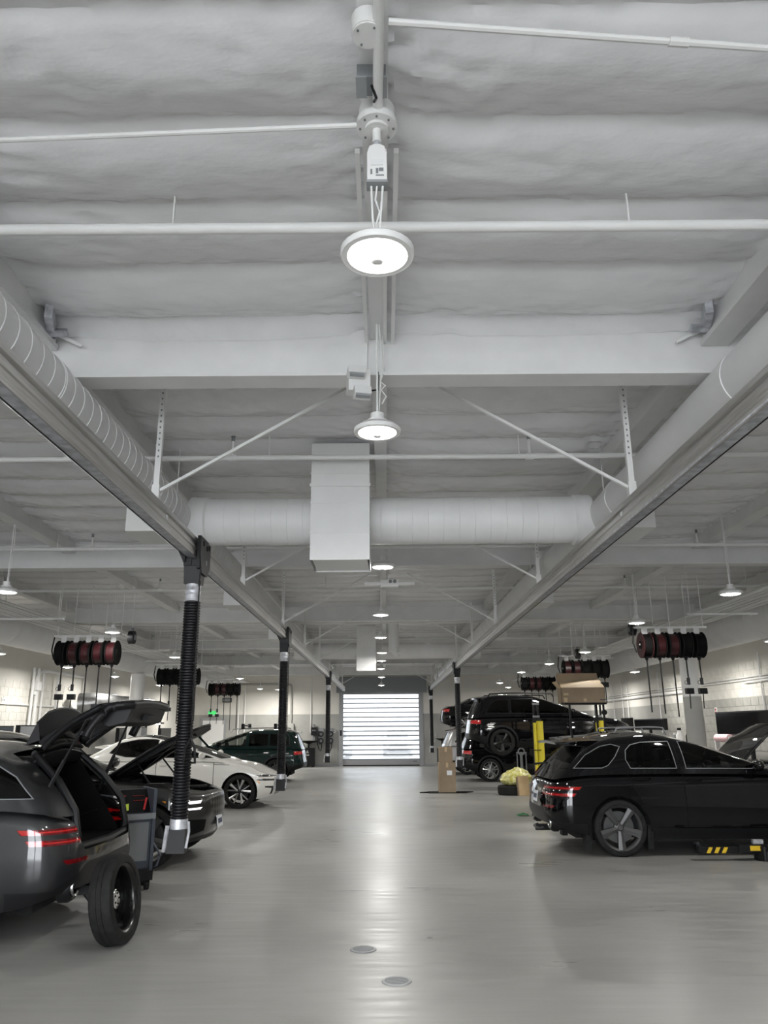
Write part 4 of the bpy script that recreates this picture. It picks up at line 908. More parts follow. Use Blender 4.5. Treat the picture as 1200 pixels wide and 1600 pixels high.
def spec_box_suv(style='five', rimm='rim_b', lampm='redlamp'):   # upright family SUV with black arches
    s = spec_coupe_suv(); L = 4.72; s.update(L=L, W=1.86, wr=.362, rim=.255, wx=(.93, 3.72), style=style, rimm=rimm, archm='black', archw=.10)
    s['belt'] = [(0, 1.02), (.15, 1.07), (.8, 1.09), (2.6, 1.10), (3.3, 1.09), (3.6, 1.07), (4.2, 1.01), (4.55, .93), (4.72, .86)]
    s['bottom'] = [(0, .44), (.35, .33), (.8, .26), (3.9, .24), (4.4, .26), (4.72, .32)]
    s['xr'] = [(.25, .16), (.4, .03), (.55, 0), (.75, .03), (.9, .05), (1.05, .09)]
    s['gh'] = dict(x=(.06, 3.6), wb=.972, w=[(0, 1.0), (.4, .95), (.8, .86), (1, .79)], roof=[(.06, 1.62), (.5, 1.665), (1.4, 1.69), (2.3, 1.67), (3.6, 1.48)], xr=[(0, .06), (.5, .19), (1, .34)], xf=[(0, 3.72), (.5, 3.15), (1, 2.5)])
    s['windows'] = [('front_window', [(1.95, 1.14), (3.15, 1.13), (2.95, 1.28), (2.65, 1.42), (2.35, 1.52), (1.95, 1.54)]), ('rear_window', [(1.22, 1.15), (1.85, 1.14), (1.85, 1.54), (1.22, 1.53)]), ('quarter_window', [(.50, 1.16), (1.15, 1.15), (1.15, 1.53), (.80, 1.50), (.62, 1.38)])]
    s['gcuts'] = [('windscreen', (1, 2), [(-.72, 1.10), (.72, 1.10), (.58, 1.57), (-.58, 1.57)], FRONT), ('rear_glass', (1, 2), [(-.66, 1.10), (.66, 1.10), (.58, 1.52), (-.58, 1.52)], RNEAR)]
    bc = [('tail_lamp', (0, 2), [(.0, .85), (.24, .88), (.31, .95), (.0, .96)], lambda n, c: abs(n.y) > .45 and c.x < .6),
          ('tail_lamp', (1, 2), [(.58, .87), (.95, .85), (.95, .96), (.48, .955)], RNEAR), ('tail_lamp', (1, 2), [(-.95, .85), (-.58, .87), (-.48, .955), (-.95, .96)], RNEAR),
          ('rear_valance', (1, 2), [(-.95, .2), (.95, .2), (.95, .52), (.7, .60), (-.7, .60), (-.95, .52)], RNEAR),
          ('lower_sill', (0, 2), [(.0, .2), (4.6, .2), (4.6, .36), (3.3, .38), (1.45, .38), (.6, .50), (.0, .54)], SIDE),
          ('grille', (1, 2), [(-.6, .78), (.6, .78), (.55, .64), (-.55, .64)], FRONT), ('headlamp', (1, 2), [(.6, .76), (.93, .78), (.93, .66), (.62, .66)], FRONT), ('headlamp', (1, 2), [(-.93, .78), (-.6, .76), (-.62, .66), (-.93, .66)], FRONT),
          ('lower_grille', (1, 2), [(-.6, .3), (.6, .3), (.65, .5), (-.65, .5)], FRONT)]
    for x, dx in ((1.88, .02), (3.1, 0)): bc.append(('gap', (0, 2), gapline(x, .38, 1.09, .006, dx), SIDE))
    s['bcuts'] = bc; s['mats'].update(lower_grille='black', tail_lamp=lampm, front_window='glassd', rear_window='glassd', headlamp='headd'); s['nosplit'] += ('lower_grille',)
    s['trim'] = 'black'; s['seatx'] = (1.3, 2.15); s['dash'] = 3.1; s['mir'] = (2.95, 1.18); s['handles'] = ((1.45, .98), (2.1, .97)); s['spoiler'] = (.42, 1.60, .2)
    s['exhaust'] = (); s['plates'] = (); s['rails'] = (.6, 2.4, .045, 'black', .016)
    return s
def spec_sedan():          # low black saloon
    s = spec_coupe_suv(); L = 4.75; s.update(L=L, W=1.83, wr=.335, rim=.24, wx=(1.02, 3.72), style='star', rimm='rim_s')
    s['belt'] = [(0, .98), (.2, 1.06), (.6, 1.07), (1.2, 1.02), (2.6, .99), (3.2, .97), (3.6, .94), (4.2, .85), (4.55, .74), (4.75, .66)]
    s['bottom'] = [(0, .36), (.35, .27), (.8, .2), (3.9, .18), (4.4, .2), (4.75, .26)]
    s['gh'] = dict(x=(.5, 3.5), wb=.93, w=[(0, 1.0), (.4, .92), (.8, .80), (1, .71)], roof=[(.5, 1.33), (1.1, 1.40), (1.9, 1.45), (2.4, 1.42), (3.5, 1.3)], xr=[(0, .45), (.5, .8), (1, 1.15)], xf=[(0, 3.6), (.5, 3.0), (1, 2.35)])
    s['windows'] = [('front_window', [(2.0, 1.04), (3.05, 1.02), (2.75, 1.2), (2.4, 1.33), (2.0, 1.36)]), ('rear_window', [(1.0, 1.09), (1.9, 1.05), (1.9, 1.36), (1.4, 1.32)])]
    s['gcuts'] = [('windscreen', (1, 2), [(-.7, 1.0), (.7, 1.0), (.54, 1.37), (-.54, 1.37)], FRONT), ('rear_glass', (1, 2), [(-.66, 1.08), (.66, 1.08), (.54, 1.36), (-.54, 1.36)], RNEAR)]
    s['bcuts'] = [('tail_lamp', (0, 2), [(.0, .80), (.32, .84), (.34, .90), (.0, .92)], lambda n, c: abs(n.y) > .45 and c.x < .6),
                  ('tail_lamp', (1, 2), [(.40, .82), (.95, .80), (.95, .93), (.4, .9)], RNEAR), ('tail_lamp', (1, 2), [(-.95, .80), (-.40, .82), (-.4, .9), (-.95, .93)], RNEAR),
                  ('rear_valance', (1, 2), [(-.95, .2), (.95, .2), (.9, .42), (-.9, .42)], RNEAR)]
    s['mats'].update(front_window='glassd', rear_window='glassd'); s['seatx'] = (1.35, 2.15); s['dash'] = 2.95; s['mir'] = (2.85, 1.07); s['handles'] = ((1.5, .9), (2.15, .89)); s['spoiler'] = None; s['exhaust'] = (); s['plates'] = ()
    return s

# black sporty SUV on the right, nearest
S = spec_coupe_suv()
carA = build_car('sporty_suv', 'black sporty SUV parked nearest on the right, its red twin-line tail lamp towards the aisle', S, (2.2, 12.14, 0), 0, 'p_black')
tag(carA, group=None)
MB().cyl((.22, 0, 1.18), (.08, .22, 1.16), .012, 8).bar((.2, .02, 1.17), (.03, .36, 1.13), .02, .012).obj('rear_wiper', 'black', carA)
MB().tube([(.08, -.2, .3), (.02, -.2, .28), (.02, .2, .28), (.08, .2, .3)], .02).b2((.0, -.05, .24), (.6, .05, .32)).obj('tow_hitch', 'black', carA)
for sd_ in (1, -1): MB().prism([(.52, .08), (.60, .08), (.64, .42), (.55, .42)], 'Y', sd_ * .72 - .1, sd_ * .72 + .1).obj('mud_flap', 'rubber', carA)
for sd_ in (1, -1): MB().prism([(1.34, .1), (1.42, .1), (1.42, .4), (1.36, .4)], 'Y', sd_ * .82 - .1, sd_ * .82 + .1).obj('mud_flap', 'rubber', carA)

# graphite SUV on the left with its tailgate up
def open_suv():
    s = spec_coupe_suv(); s['spoiler'] = None; s['wx'] = (.99, 3.865)
    gate_b = [(-.58, .70), (.58, .70), (.64, .78), (.70, 1.2), (-.70, 1.2), (-.64, .78)]
    gate_g = [(-.66, .9), (.66, .9), (.62, 1.2), (.48, 1.6), (-.48, 1.6), (-.62, 1.2)]
    s['bcuts'].insert(0, ('tailgate_lower', (1, 2), gate_b, lambda n, c: n.x < -.15 and c.x < .5)); s['bcuts'].insert(0, ('boot_cap', (0, 1), [(-.1, -.68), (.62, -.6), (.62, .6), (-.1, .68)], lambda n, c: n.z > .5))
    s['gcuts'] = [c for c in s['gcuts'] if c[0] != 'rear_glass']
    s['gcuts'] += [('tailgate_upper', (1, 2), gate_g, lambda n, c: n.x < -.25 and c.x < .8), ('gate_glass', (1, 2), [(-.56, 1.12), (.56, 1.12), (.46, 1.44), (-.46, 1.44)], lambda n, c: n.x < -.2 and c.x < .8)]
    s['over'] = ('gate_glass',); s['mats'].update(tailgate_lower='p_gray', tailgate_upper='p_gray', gate_glass='glassd'); s['nosplit'] += ('tailgate_lower', 'tailgate_upper', 'gate_glass'); s['skip'] = ('tailgate_lower', 'tailgate_upper', 'gate_glass', 'boot_cap')
    s['plates'] = ()
    return s
S = open_suv()
carB = build_car('open_tailgate_suv', 'graphite grey SUV on the left with its tailgate raised over a dark boot', S, (-2.57, 7.78, 0), PI, 'p_gray')
hg = Vector((.66, 0, 1.535))
def gate_part(sh, nm, mat, parent, th=0):
    me = sh.mesh(nm, mat, 0, nm)
    if not me: return None
    me.transform(Matrix.Translation(-hg)); o = link(nm, me, parent)
    if th:
        me.materials.append(M['black']); m = o.modifiers.new('thick', 'SOLIDIFY'); m.thickness = th; m.offset = -1; m.material_offset = 1; m.material_offset_rim = 1
    return o
gr = bpy.data.objects.new('tailgate', None); COL.objects.link(gr); gr.parent = carB; gr.location = hg; gr.rotation_euler = (0, R(77), 0); gr.empty_display_size = .1
gl_ = gate_part(S['_B'], 'tailgate_lower', 'p_gray', gr, .07); gate_part(S['_G'], 'tailgate_upper', 'p_gray', gr, .05); gate_part(S['_G'], 'gate_glass', 'glass', gr)
# spoiler at the hinge end and the inner trim frame
vs = []; 
for k in range(9):
    y = -.56 + 1.12 * k / 8; e = 1 - (y / .56) ** 2; vs += [(-.03, y, .02), (-.12 - .26 * (.45 + .55 * math.sqrt(max(0, e))), y, -.015), (-.12 - .26 * (.45 + .55 * math.sqrt(max(0, e))), y, -.03), (-.1, y, -.09)]
sp_ = MB().add(vs, [(4 * k + i, 4 * k + (i + 1) % 4, 4 * k + 4 + (i + 1) % 4, 4 * k + 4 + i) for k in range(8) for i in range(4)] + [(0, 1, 2, 3), (32, 33, 34, 35)], True).obj('spoiler', 'black', gr)
MB().tube([(vs[4 * k + 1][0], vs[4 * k + 1][1], -.02) for k in range(9)], .012).obj('spoiler_lip', 'p_gray', gr)
MB().prism([(-.60, -.82), (-.42, -.80), (-.35, -.66), (-.38, -.47), (-.5, -.44)], 'Y', -.56, .56).b2((-.5, -.12, -.86), (-.44, .12, -.79)).obj('inner_trim', 'black', gr)
for sd_ in (1, -1): MB().bar((-.44, sd_ * .57, -.48), (-.08, sd_ * .49, -.08), .07, .05).obj('inner_frame', 'black', gr)
for sd_ in (1, -1):
    tip = Matrix.Rotation(R(77), 3, 'Y') @ Vector((-.36, sd_ * .60, -.46)) + hg
    MB().cyl((.42, sd_ * .70, 1.10), tuple(tip), .011, 8).cyl((.42, sd_ * .70, 1.10), tuple(Vector((.42, sd_ * .70, 1.10)).lerp(tip, .5)), .018, 8).obj('gas_strut', 'black', carB)
li = MB(); hw, x0, x1 = .60, .14, 1.25
li.add([(x0, -hw, .72), (x1, -hw, .72), (x1, hw, .72), (x0, hw, .72), (x0 + .46, -.5, 1.46), (x1, -.5, 1.5), (x1, .5, 1.5), (x0 + .46, .5, 1.46)], [(0, 1, 2, 3), (0, 4, 5, 1), (2, 6, 7, 3), (1, 5, 6, 2), (4, 7, 6, 5)])
li.obj('cargo_liner', 'matte', carB, fix=False)
fr = [(.12, .72), (.10, .80), (.15, 1.02), (.34, 1.26), (.60, 1.49)]
for sd_ in (1, -1): MB().tube([(x, sd_ * (.62 - .12 * max(0, (z - 1.0) / .5)), z) for x, z in fr], .035, 8).obj('opening_seal', 'black', carB)
MB().tube([(.60, -.52, 1.495), (.6, 0, 1.52), (.6, .52, 1.495)], .03, 8).obj('opening_seal', 'black', carB); MB().tube([(.10, -.62, .72), (.04, 0, .72), (.10, .62, .72)], .035, 8).obj('sill_plate', 'black', carB)
MB().b2((.5, -.1, .725), (.8, .25, .8)).obj('boot_bag', 'cartblue', carB)
MB().b2((.02, -.05, .24), (.6, .05, .32)).tube([(.06, .3, .34), (.0, .32, .26), (.0, .42, .24), (.06, .44, .32)], .016).obj('tow_hitch', 'blackm', carB)

# charcoal SUV with its bonnet up, nose to the aisle
S = spec_big_suv()
carC = build_car('open_bonnet_suv', 'charcoal SUV facing the aisle on the left with raised bonnet and lit thin headlamps', S, (-7.22, 11.36, 0), 0, 'p_char')
hb = Vector((3.48, 0, 1.10)); me = S['_B'].mesh('bonnet', 'p_char', 0, 'bonnet')
me.transform(Matrix.Translation(-hb)); bo = link('bonnet', me, carC); bo.location = hb; bo.rotation_euler = (0, R(-37), 0)
me.materials.append(M['black']); m = bo.modifiers.new('thick', 'SOLIDIFY'); m.thickness = .03; m.offset = -1; m.material_offset = 1; m.material_offset_rim = 1
q = MB()
for sd_ in (1, -1): q.bar((.12, sd_ * .5, -.07), (1.05, sd_ * .38, -.16), .10, .05)
q.bar((.15, -.5, -.07), (.15, .5, -.07), .1, .05).bar((1.02, -.4, -.16), (1.02, .4, -.16), .12, .05).bar((.2, -.45, -.08), (1.0, .3, -.15), .06, .04).bar((.2, .45, -.08), (1.0, -.3, -.15), .06, .04)
q.obj('inner_frame', 'black', bo)
for sd_ in (1, -1):
    tip = Matrix.Rotation(R(-37), 3, 'Y') @ Vector((.45, sd_ * .62, -.08)) + hb
    MB().cyl((4.15, sd_ * .72, .97), tuple(tip), .012, 8).obj('gas_strut', 'black', carC)
q = MB().add([(3.6, -.72, 1.0), (4.75, -.6, .85), (4.75, .6, .85), (3.6, .72, 1.0), (3.6, -.72, .6), (4.75, -.6, .5), (4.75, .6, .5), (3.6, .72, .6)], [(4, 5, 6, 7), (0, 4, 7, 3), (1, 2, 6, 5), (0, 1, 5, 4), (3, 7, 6, 2)]); q.obj('engine_bay', 'matte', carC, fix=False)
MB().b2((3.85, -.32, .6), (4.45, .32, .90)).obj('engine_cover', 'blackm', carC); MB().b2((3.75, .4, .6), (4.05, .62, .94)).obj('battery', 'black', carC); MB().cyl((4.3, -.5, .7), (4.3, -.5, .93), .07, 12).obj('filler_cap', 'black', carC)
MB().tube([(4.0, -.5, .93), (4.2, -.2, .96), (4.5, .1, .92), (4.6, .5, .9)], .025).obj('engine_hose', 'rubber', carC)

# white crossover
S = spec_white_ev()
carD = build_car('white_crossover', 'white rounded crossover with silver star wheels, nose to the aisle behind the second hose', S, (-6.95, 18.95, 0), 0, 'p_white')
# dark green SUV
S = spec_box_suv('twin', 'rim_d'); S['rails'] = (.6, 2.5, .06, 'alu', .018); S['mats']['front_window'] = 'glassc'
carE = build_car('green_suv', 'dark green SUV farther left with roof bars and an open driver door', S, (-2.72, 27.65, 0), PI, 'p_green')
for x in (1.0, 2.1):
    q = MB().tube([(x, -.72, 1.80), (x, .72, 1.80)], .025, 8); o = q.obj('roof_bar', 'black', carE); MB().b2((x - .05, .6, 1.68), (x + .05, .72, 1.86)).b2((x - .05, -.72, 1.68), (x + .05, -.6, 1.86)).obj('bar_foot', 'black', o)
dq = MB().add([(0, 0, .4), (-.1, .95, .4), (-.1, .95, 1.1), (0, 0, 1.1), (-.02, .2, 1.1), (-.1, .9, 1.45), (-.1, .95, 1.1)], [(0, 1, 2, 3), (4, 6, 5)])
q = MB().b2((-.03, 0, .42), (.03, 1.0, 1.08)).bar((0, .05, 1.08), (0, .55, 1.46), .05).bar((0, .5, 1.46), (0, .98, 1.46), .05).bar((0, .98, 1.46), (0, .98, 1.06), .05)
o = q.obj('open_door', 'p_green', carE); o.location = (3.1, .9, 0); o.rotation_euler = (0, 0, R(-35))
# right row
S = spec_box_suv('twin', 'rim_s')
carF = build_car('parked_suv', 'black SUV on the floor behind the lifted one, silver ten-spoke wheel', S, (2.45, 27.0, 0), 0, 'p_black')
S = spec_box_suv('five', 'rim_b'); S['rails'] = (.6, 2.5, .05, 'black', .018)
carG = build_car('lifted_suv', 'black SUV raised on the lift at the right, black wheels hanging', S, (2.36, 23.45, .93), 0, 'p_black')
S = spec_box_suv('twin', 'rim_s'); S['archm'] = 'p_silver'
carI = build_car('silver_suv', 'pale silver SUV farthest down on the right floor, behind the standing cartons', S, (2.1, 30.9, 0), 0, 'p_silver')
S = spec_sedan()
carH = build_car('lifted_saloon', 'black saloon high on the farthest right lift', S, (2.35, 34.2, 1.52), 0, 'p_black')
S = spec_coupe_suv(); S['rails'] = (1.2, 2.2, .08, 'cab', .016); S['plates'] = ()
S['bcuts'].append(('bonnet', (0, 1), [(3.5, -.76), (4.1, -.74), (4.45, -.6), (4.6, -.3), (4.6, .3), (4.45, .6), (4.1, .74), (3.5, .76)], lambda n, c: n.z > .3 and c.x > 3.4)); S['over'] = ('bonnet',); S['skip'] = ('bonnet',)
carM = build_car('raised_bonnet_suv', 'black SUV behind the nearest right car, bonnet raised by the right wall', S, (3.15, 15.9, 0), 0, 'p_black')
hb = Vector((3.5, 0, 1.05)); me = S['_B'].mesh('bonnet', 'p_black', 0, 'bonnet'); me.transform(Matrix.Translation(-hb)); bo = link('bonnet', me, carM); bo.location = hb; bo.rotation_euler = (0, R(-50), 0)
me.materials.append(M['interior']); m = bo.modifiers.new('thick', 'SOLIDIFY'); m.thickness = .03; m.offset = -1; m.material_offset = 1; m.material_offset_rim = 1
# cars outside the roller door
S = spec_box_suv('twin', 'rim_s')
carO = build_car('outside_car', 'pale car seen head-on through the roller door', S, (.75, 53.5, -.02), -PI / 2, 'p_silver')
c2 = copy_tree(carO); c2.location = (-3.0, 50.5, -.02); tag(c2, 'pale car cut off by the left edge of the roller door')
# ------------------------------------------------------------------ hose reel banks
def make_reel(col, flange):
    t = thing('hose_reel', '', 'hose reel')
    MB().lathe([(.13, -.07), (.2, -.07), (.2, .07), (.13, .07)], ax='X', n=28, closed=True).obj('hose_coil', col, t)
    for sx in (-1, 1):
        d = MB().lathe([(.07, sx * .078), (.225, sx * .074), (.232, sx * .082), (.225, sx * .09), (.07, sx * .086)], ax='X', n=28, closed=True).obj('flange', flange, t)
    MB().lathe([(.001, -.1), (.075, -.095), (.075, .095), (.001, .1)], ax='X', n=18).obj('hub', 'matte', t)
    MB().b2((-.05, -.02, .2), (.05, .02, .3)).bar((0, 0, .28), (-.1, 0, 0), .03, .02).obj('bracket', 'white', t)
    MB().cyl((.0, 0, -.2), (0, 0, -.27), .045, 10, .02).b2((-.06, -.03, -.225), (.06, .03, -.205)).obj('hose_guide', 'black', t)
    return t
reel_a, reel_r = make_reel('matte', 'matte'), make_reel('red', 'matte')
reel_rf = make_reel('matte', 'red')
used = set()
def bank(side, i, cx, y, kinds, lens, zc=3.1):
    where = ('nearest', 'middle', 'farthest')[i] + ' rack on the ' + side
    t = thing('reel_rack', 'white strut rack carrying the hose reels, ' + where, 'rack', (cx, y, zc + .3), 0, 'hose reel racks')
    MB().b2((-.66, -.03, 0), (.66, .03, .035)).obj('strut', 'white', t)
    for q in (-.6, -.3, 0, .3, .6): MB().tube([(q, 0, .03), (q, 0, .98)], .009, 6).obj('drop_rod', 'white', t)
    MB().tube([(-.66, 0, .02), (-.69, 0, -.25), (-.64, 0, -.42), (-.56, 0, -.38), (-.54, 0, -.2)], .014, 8).obj('supply_hose', 'black', t)
    n = len(kinds)
    for k, kd in enumerate(kinds):
        src = {'k': reel_a, 'r': reel_r, 'f': reel_rf}[kd]
        o = copy_tree(src)
        x = cx + (k - (n - 1) / 2) * .235; o.location = (x, y, zc)
        ln, plug = lens[k]
        tag(o, '%s hose reel, %s from the left on the %s' % ({'k': 'black', 'r': 'dark red', 'f': 'red-rimmed'}[kd], ORD[k], where), None, 'hose reels on the ceiling racks')
        MB().tube([(0, 0, -.25), (.004, 0, -.25 - ln)], .013, 6).obj('hose_end', 'rubber', o)
        if plug:
            MB().cyl((0, 0, -.25 - ln), (0, 0, -.37 - ln), .03, 8).obj('coupler', 'black', o)
            MB().lathe([(.028, -.005), (.036, 0), (.028, .005)], (-.04, 0, -.33 - ln), 'Y', 12, True).obj('hook_ring', 'black', o)
            MB().b2((-.065, -.05, -.53 - ln), (.065, .05, -.43 - ln)).tube([(0, 0, -.53 - ln), (-.01, 0, -.78 - ln)], .01).obj('socket_box', 'black', o)
bank('left', 0, -5.62, 14.7, 'krrrr', [(.33, 1), (.33, 1), (.95, 0), (.9, 0), (.85, 0)])
bank('left', 1, -5.70, 21.65, 'kkkkk', [(.4, 1), (.4, 1), (1.0, 0), (1.0, 0), (.9, 0)])
bank('left', 2, -5.90, 28.9, 'krrkk', [(.45, 1), (.45, 1), (1.0, 0), (1.2, 0), (1.2, 0)])
bank('right', 0, 5.17, 14.0, 'frrkk', [(.92, 0), (.95, 0), (1.0, 0), (.33, 1), (.33, 1)])
bank('right', 1, 5.07, 19.8, 'rrkkk', [(.6, 0), (.6, 0), (.6, 0), (.6, 0), (.6, 0)])
bank('right', 2, 5.16, 26.5, 'krrkk', [(.4, 0), (.5, 0), (.6, 0), (.5, 0), (.6, 0)])
for o in (reel_a, reel_r, reel_rf):
    for c in list(o.children): bpy.data.objects.remove(c)
    bpy.data.objects.remove(o)
for lab, x, y, z in (('small black cord reel hanging beside a lamp over the left bays', -4.68, 14.3, 3.34), ('small black cord reel hanging over the second left bay', -5.2, 20.6, 3.3), ('small black cord reel beside the second lamp over the right bays', 4.68, 14.6, 3.46), ('small black cord reel over the middle right reel rack', 4.75, 19.2, 3.42)):
    t = thing('cord_reel', lab, 'cord reel', (x, y, z))
    MB().lathe([(.05, -.05), (.12, -.05), (.12, .05), (.05, .05)], ax='X', n=18, closed=True).obj('drum', 'black', t)
    MB().cyl((-.07, 0, 0), (.07, 0, 0), .05, 10).b2((-.02, -.02, .1), (.02, .02, .18)).obj('bracket', 'cab', t); MB().tube([(0, 0, .15), (0, 0, 4.52 - z)], .008, 6).obj('rod', 'white', t)

# ------------------------------------------------------------------ wheel leaning on the grey SUV, drains, cartons
wm = wheel_meshes(.345, .19, .255, 'five', 'rim_b')
t = thing('loose_wheel', 'loose wheel with black rim leaning on the grey SUV rear bumper', 'wheel', (-2.2, 7.02, 0), 0)
R_ = Matrix.Rotation(R(-9), 4, 'Y') @ Matrix.Translation((0, 0, .349)) @ Matrix.Rotation(R(86), 4, 'Z')
def wp(n, me, extra=None):
    o = link(n, me, t); o.matrix_local = R_ @ (extra or Matrix.Identity(4)); return o
wp('tire', wm['tire']); wp('rim', wm['rim'])
MB().lathe([(.001, -.01), (.055, -.012), (.06, -.008), (.075, -.004), (.075, .02)], ax='Y', n=20).obj('hub_face', 'chrome', t).matrix_local = R_
MB().lathe([(.075, .01), (.12, .045), (.24, .03), (.25, .06), (.001, .06)], ax='Y', n=24).obj('wheel_disc', 'rim_b', t).matrix_local = R_
for k in range(5):
    wp('lug_hole', MB().cyl((.042 * math.cos(1.256 * k), -.016, .042 * math.sin(1.256 * k)), (.042 * math.cos(1.256 * k), -.01, .042 * math.sin(1.256 * k)), .008, 8).mesh('lug_hole', 'matte'))
    a_ = 1.256 * k + .6; wp('vent_hole', MB().cyl((.17 * math.cos(a_), .028, .17 * math.sin(a_)), (.17 * math.cos(a_), .05, .17 * math.sin(a_)), .03, 10).mesh('vent_hole', 'matte'))
for lab, x, y, gm in (('dark round floor drain, the left and farther of the two', -.19, 6.83, 'cab'), ('round floor drain with a grate, the right and nearer of the two', .065, 6.03, 'cab')):
    t = thing('floor_drain', lab, 'drain', (x, y, 0), R(8))
    MB().lathe([(.082, .001), (.084, .006), (.102, .006), (.106, .0005)], n=32).obj('ring', 'grey2' if y < 6.5 else 'cab', t)
    MB().cyl((0, 0, .0008), (0, 0, .0018), .083, 28).obj('sump', 'matte', t)
    for k in range(-4, 5):
        c = .082 * math.sqrt(max(.02, 1 - (k / 4.6) ** 2)); MB().b2((-c, k * .018 - .0045, .0018), (c, k * .018 + .0045, .0052)).obj('grate_bar', gm, t)
t = thing('floor_mat', 'flat black mat on the floor under the standing cartons', 'mat', (1.66, 22.1, 0)); MB().b2((-.52, -.3, 0), (.5, .25, .015)).prism([(-.75, -.1), (-.5, -.2), (-.5, .1)], 'Z', 0, .02).prism([(.48, -.25), (.72, .05), (.48, .2)], 'Z', .0, .02).obj('sheet', 'matte', t)
def carton(lab, x, y, z, w_, d, h, lblpos):
    t = thing('carton', lab, 'box', (x, y, z)); MB().b2((-w_ / 2, -d / 2, 0), (w_ / 2, d / 2, h)).obj('box', 'card', t)
    MB().b2((-.03, -d / 2 - .001, h), (.03, d / 2 + .001, h + .002)).b2((-.03, -d / 2 - .002, h - .12), (.03, -d / 2, h)).obj('tape', 'cardin', t)
    if lblpos: MB().b2((lblpos[0] - .07, -d / 2 - .003, lblpos[1] - .06), (lblpos[0] + .07, -d / 2, lblpos[1] + .06)).obj('paper_label', 'plate', t)
    return t
carton('tall brown carton standing on the black mat, lower of two', 1.66, 22.1, .015, .46, .42, .76, (.06, .5))
carton('smaller brown carton stacked on the tall carton', 1.64, 22.1, .777, .36, .34, .4, None)
t = thing('loose_tire', 'black tyre lying flat on the floor under the yellow bag', 'tire', (3.28, 21.25, 0))
MB().lathe([(.2, .02), (.24, 0), (.33, 0), (.36, .03), (.365, .11), (.365, .12), (.36, .2), (.33, .23), (.24, .23), (.2, .21)], n=36, closed=True).obj('tread', 'rubber', t)
b = MB(); vs = []; fs = []; nu, nv = 40, 20
for j in range(nv + 1):
    for i in range(nu):
        a, c = 2 * PI * i / nu, PI * j / nv; d = Vector((math.sin(c) * math.cos(a), math.sin(c) * math.sin(a), math.cos(c)))
        q = 1 + .22 * noise.noise(d * 2.2 + Vector((3, 1, 2))) + .12 * noise.noise(d * 6) + .06 * abs(noise.noise(d * 13))
        vs.append((3.42 + d.x * .40 * q, 21.3 + d.y * .3 * q, max(.232, .40 + d.z * .2 * q + .08 * math.exp(-((d.x - .2) ** 2) * 6) * max(0, d.z))))
for j in range(nv):
    for i in range(nu): fs.append((j * nu + i, (j + 1) * nu + i, (j + 1) * nu + (i + 1) % nu, j * nu + (i + 1) % nu))
b.add(vs, fs, True); tag(b.obj('plastic_bag', 'tyel'), 'crumpled pale yellow plastic bag on the flat tyre', 'bag')
t = thing('wood_panel', 'raw brown cardboard piece leaning against the tyre', 'cardboard', (3.54, 20.85, 0), R(12))
MB().box((0, .04, .24), (.3, .03, .48), Matrix.Rotation(R(-10), 3, 'X')).obj('board', 'wood', t)
MB().box((-.15, .06, .22), (.02, .1, .46), Matrix.Rotation(R(-10), 3, 'X')).obj('side_flap', 'card', t)
b = MB(); vs = []
for j in range(7):
    for i in range(7): vs.append((-.11 + .22 * i / 6 + .02 * noise.noise(Vector((i, j, 1.3))), -.1 + .2 * j / 6, max(.004, .05 * abs(noise.noise(Vector((i * .6, j * .6, 4)))) + .05 * math.exp(-((i - 3) ** 2 + (j - 3) ** 2) / 5))))
b.add(vs, [(j * 7 + i, j * 7 + i + 1, j * 7 + i + 8, j * 7 + i + 7) for j in range(6) for i in range(6)], True)
o = b.obj('cleaning_cloth', 'green', fix=False); o.location = (2.72, 16.3, 0); tag(o, 'small green cloth on the floor beyond the nearest black SUV rear', 'cloth')

# ------------------------------------------------------------------ service cart between the left cars
t = thing('service_cart', 'slate service machine with gauge panel standing between the two left cars', 'machine', (-2.92, 9.28, 0), R(28))
MB().prism([(-.2, .2), (.16, .2), (.22, .78), (.3, 1.05), (-.2, 1.05)], 'X', -.26, -.225).obj('side_panel', 'cartblue', t)
MB().prism([(-.2, .2), (.16, .2), (.22, .78), (.3, 1.05), (-.2, 1.05)], 'X', .225, .26).obj('side_panel', 'cartblue', t)
# front faces -Y: console sloping back
MB().prism([(-.16, .22), (.2, .22), (.2, 1.03), (.1, 1.03), (-.1, .80), (-.16, .76)], 'X', -.225, .225).obj('cabinet_body', 'cartblue', t)
t.rotation_euler = (0, 0, R(32))
pn = MB().add([(-.22, -.112, .80), (.22, -.112, .80), (.22, .092, 1.035), (-.22, .092, 1.035)], [(0, 1, 2, 3)]).obj('console', 'screen', t, fix=False)
def onp(u, v): return Vector((u, -.112 + .204 * v - .006, .80 + .235 * v + .004))
nrm = Vector((0, -.235, .204)).normalized()
g_ = MB().cyl(onp(-.14, .75), onp(-.14, .75) + nrm * .012, .042, 18).obj('gauge', 'plate', pn); MB().bar(onp(-.14, .75) + nrm * .014, onp(-.12, .85) + nrm * .014, .006).obj('needle', 'ink', t)
for k in range(5): MB().bar(onp(.05 + .028 * k, .7), onp(.065 + .028 * k, .7), .01, .004).obj('red_mark', 'redtext', pn); MB().bar(onp(.05 + .028 * k, .5), onp(.065 + .028 * k, .5), .01, .004).obj('red_mark', 'redtext', pn)
MB().bar(onp(-.08, .7), onp(-.03, .72), .008, .004).obj('red_mark', 'redtext', pn); MB().bar(onp(.15, .1), onp(.2, .6), .02, .006).obj('red_stripe', 'redtext', pn)
MB().add([onp(-.10, .05), onp(-.02, .1), onp(-.01, .38), onp(-.1, .33)], [(0, 1, 2, 3)]).obj('sticky_note', 'lime', pn, fix=False)
MB().b2((-.24, -.26, .74), (.24, -.1, .775)).b2((-.24, -.27, .74), (.24, -.25, .80)).obj('tray', 'cab', t)
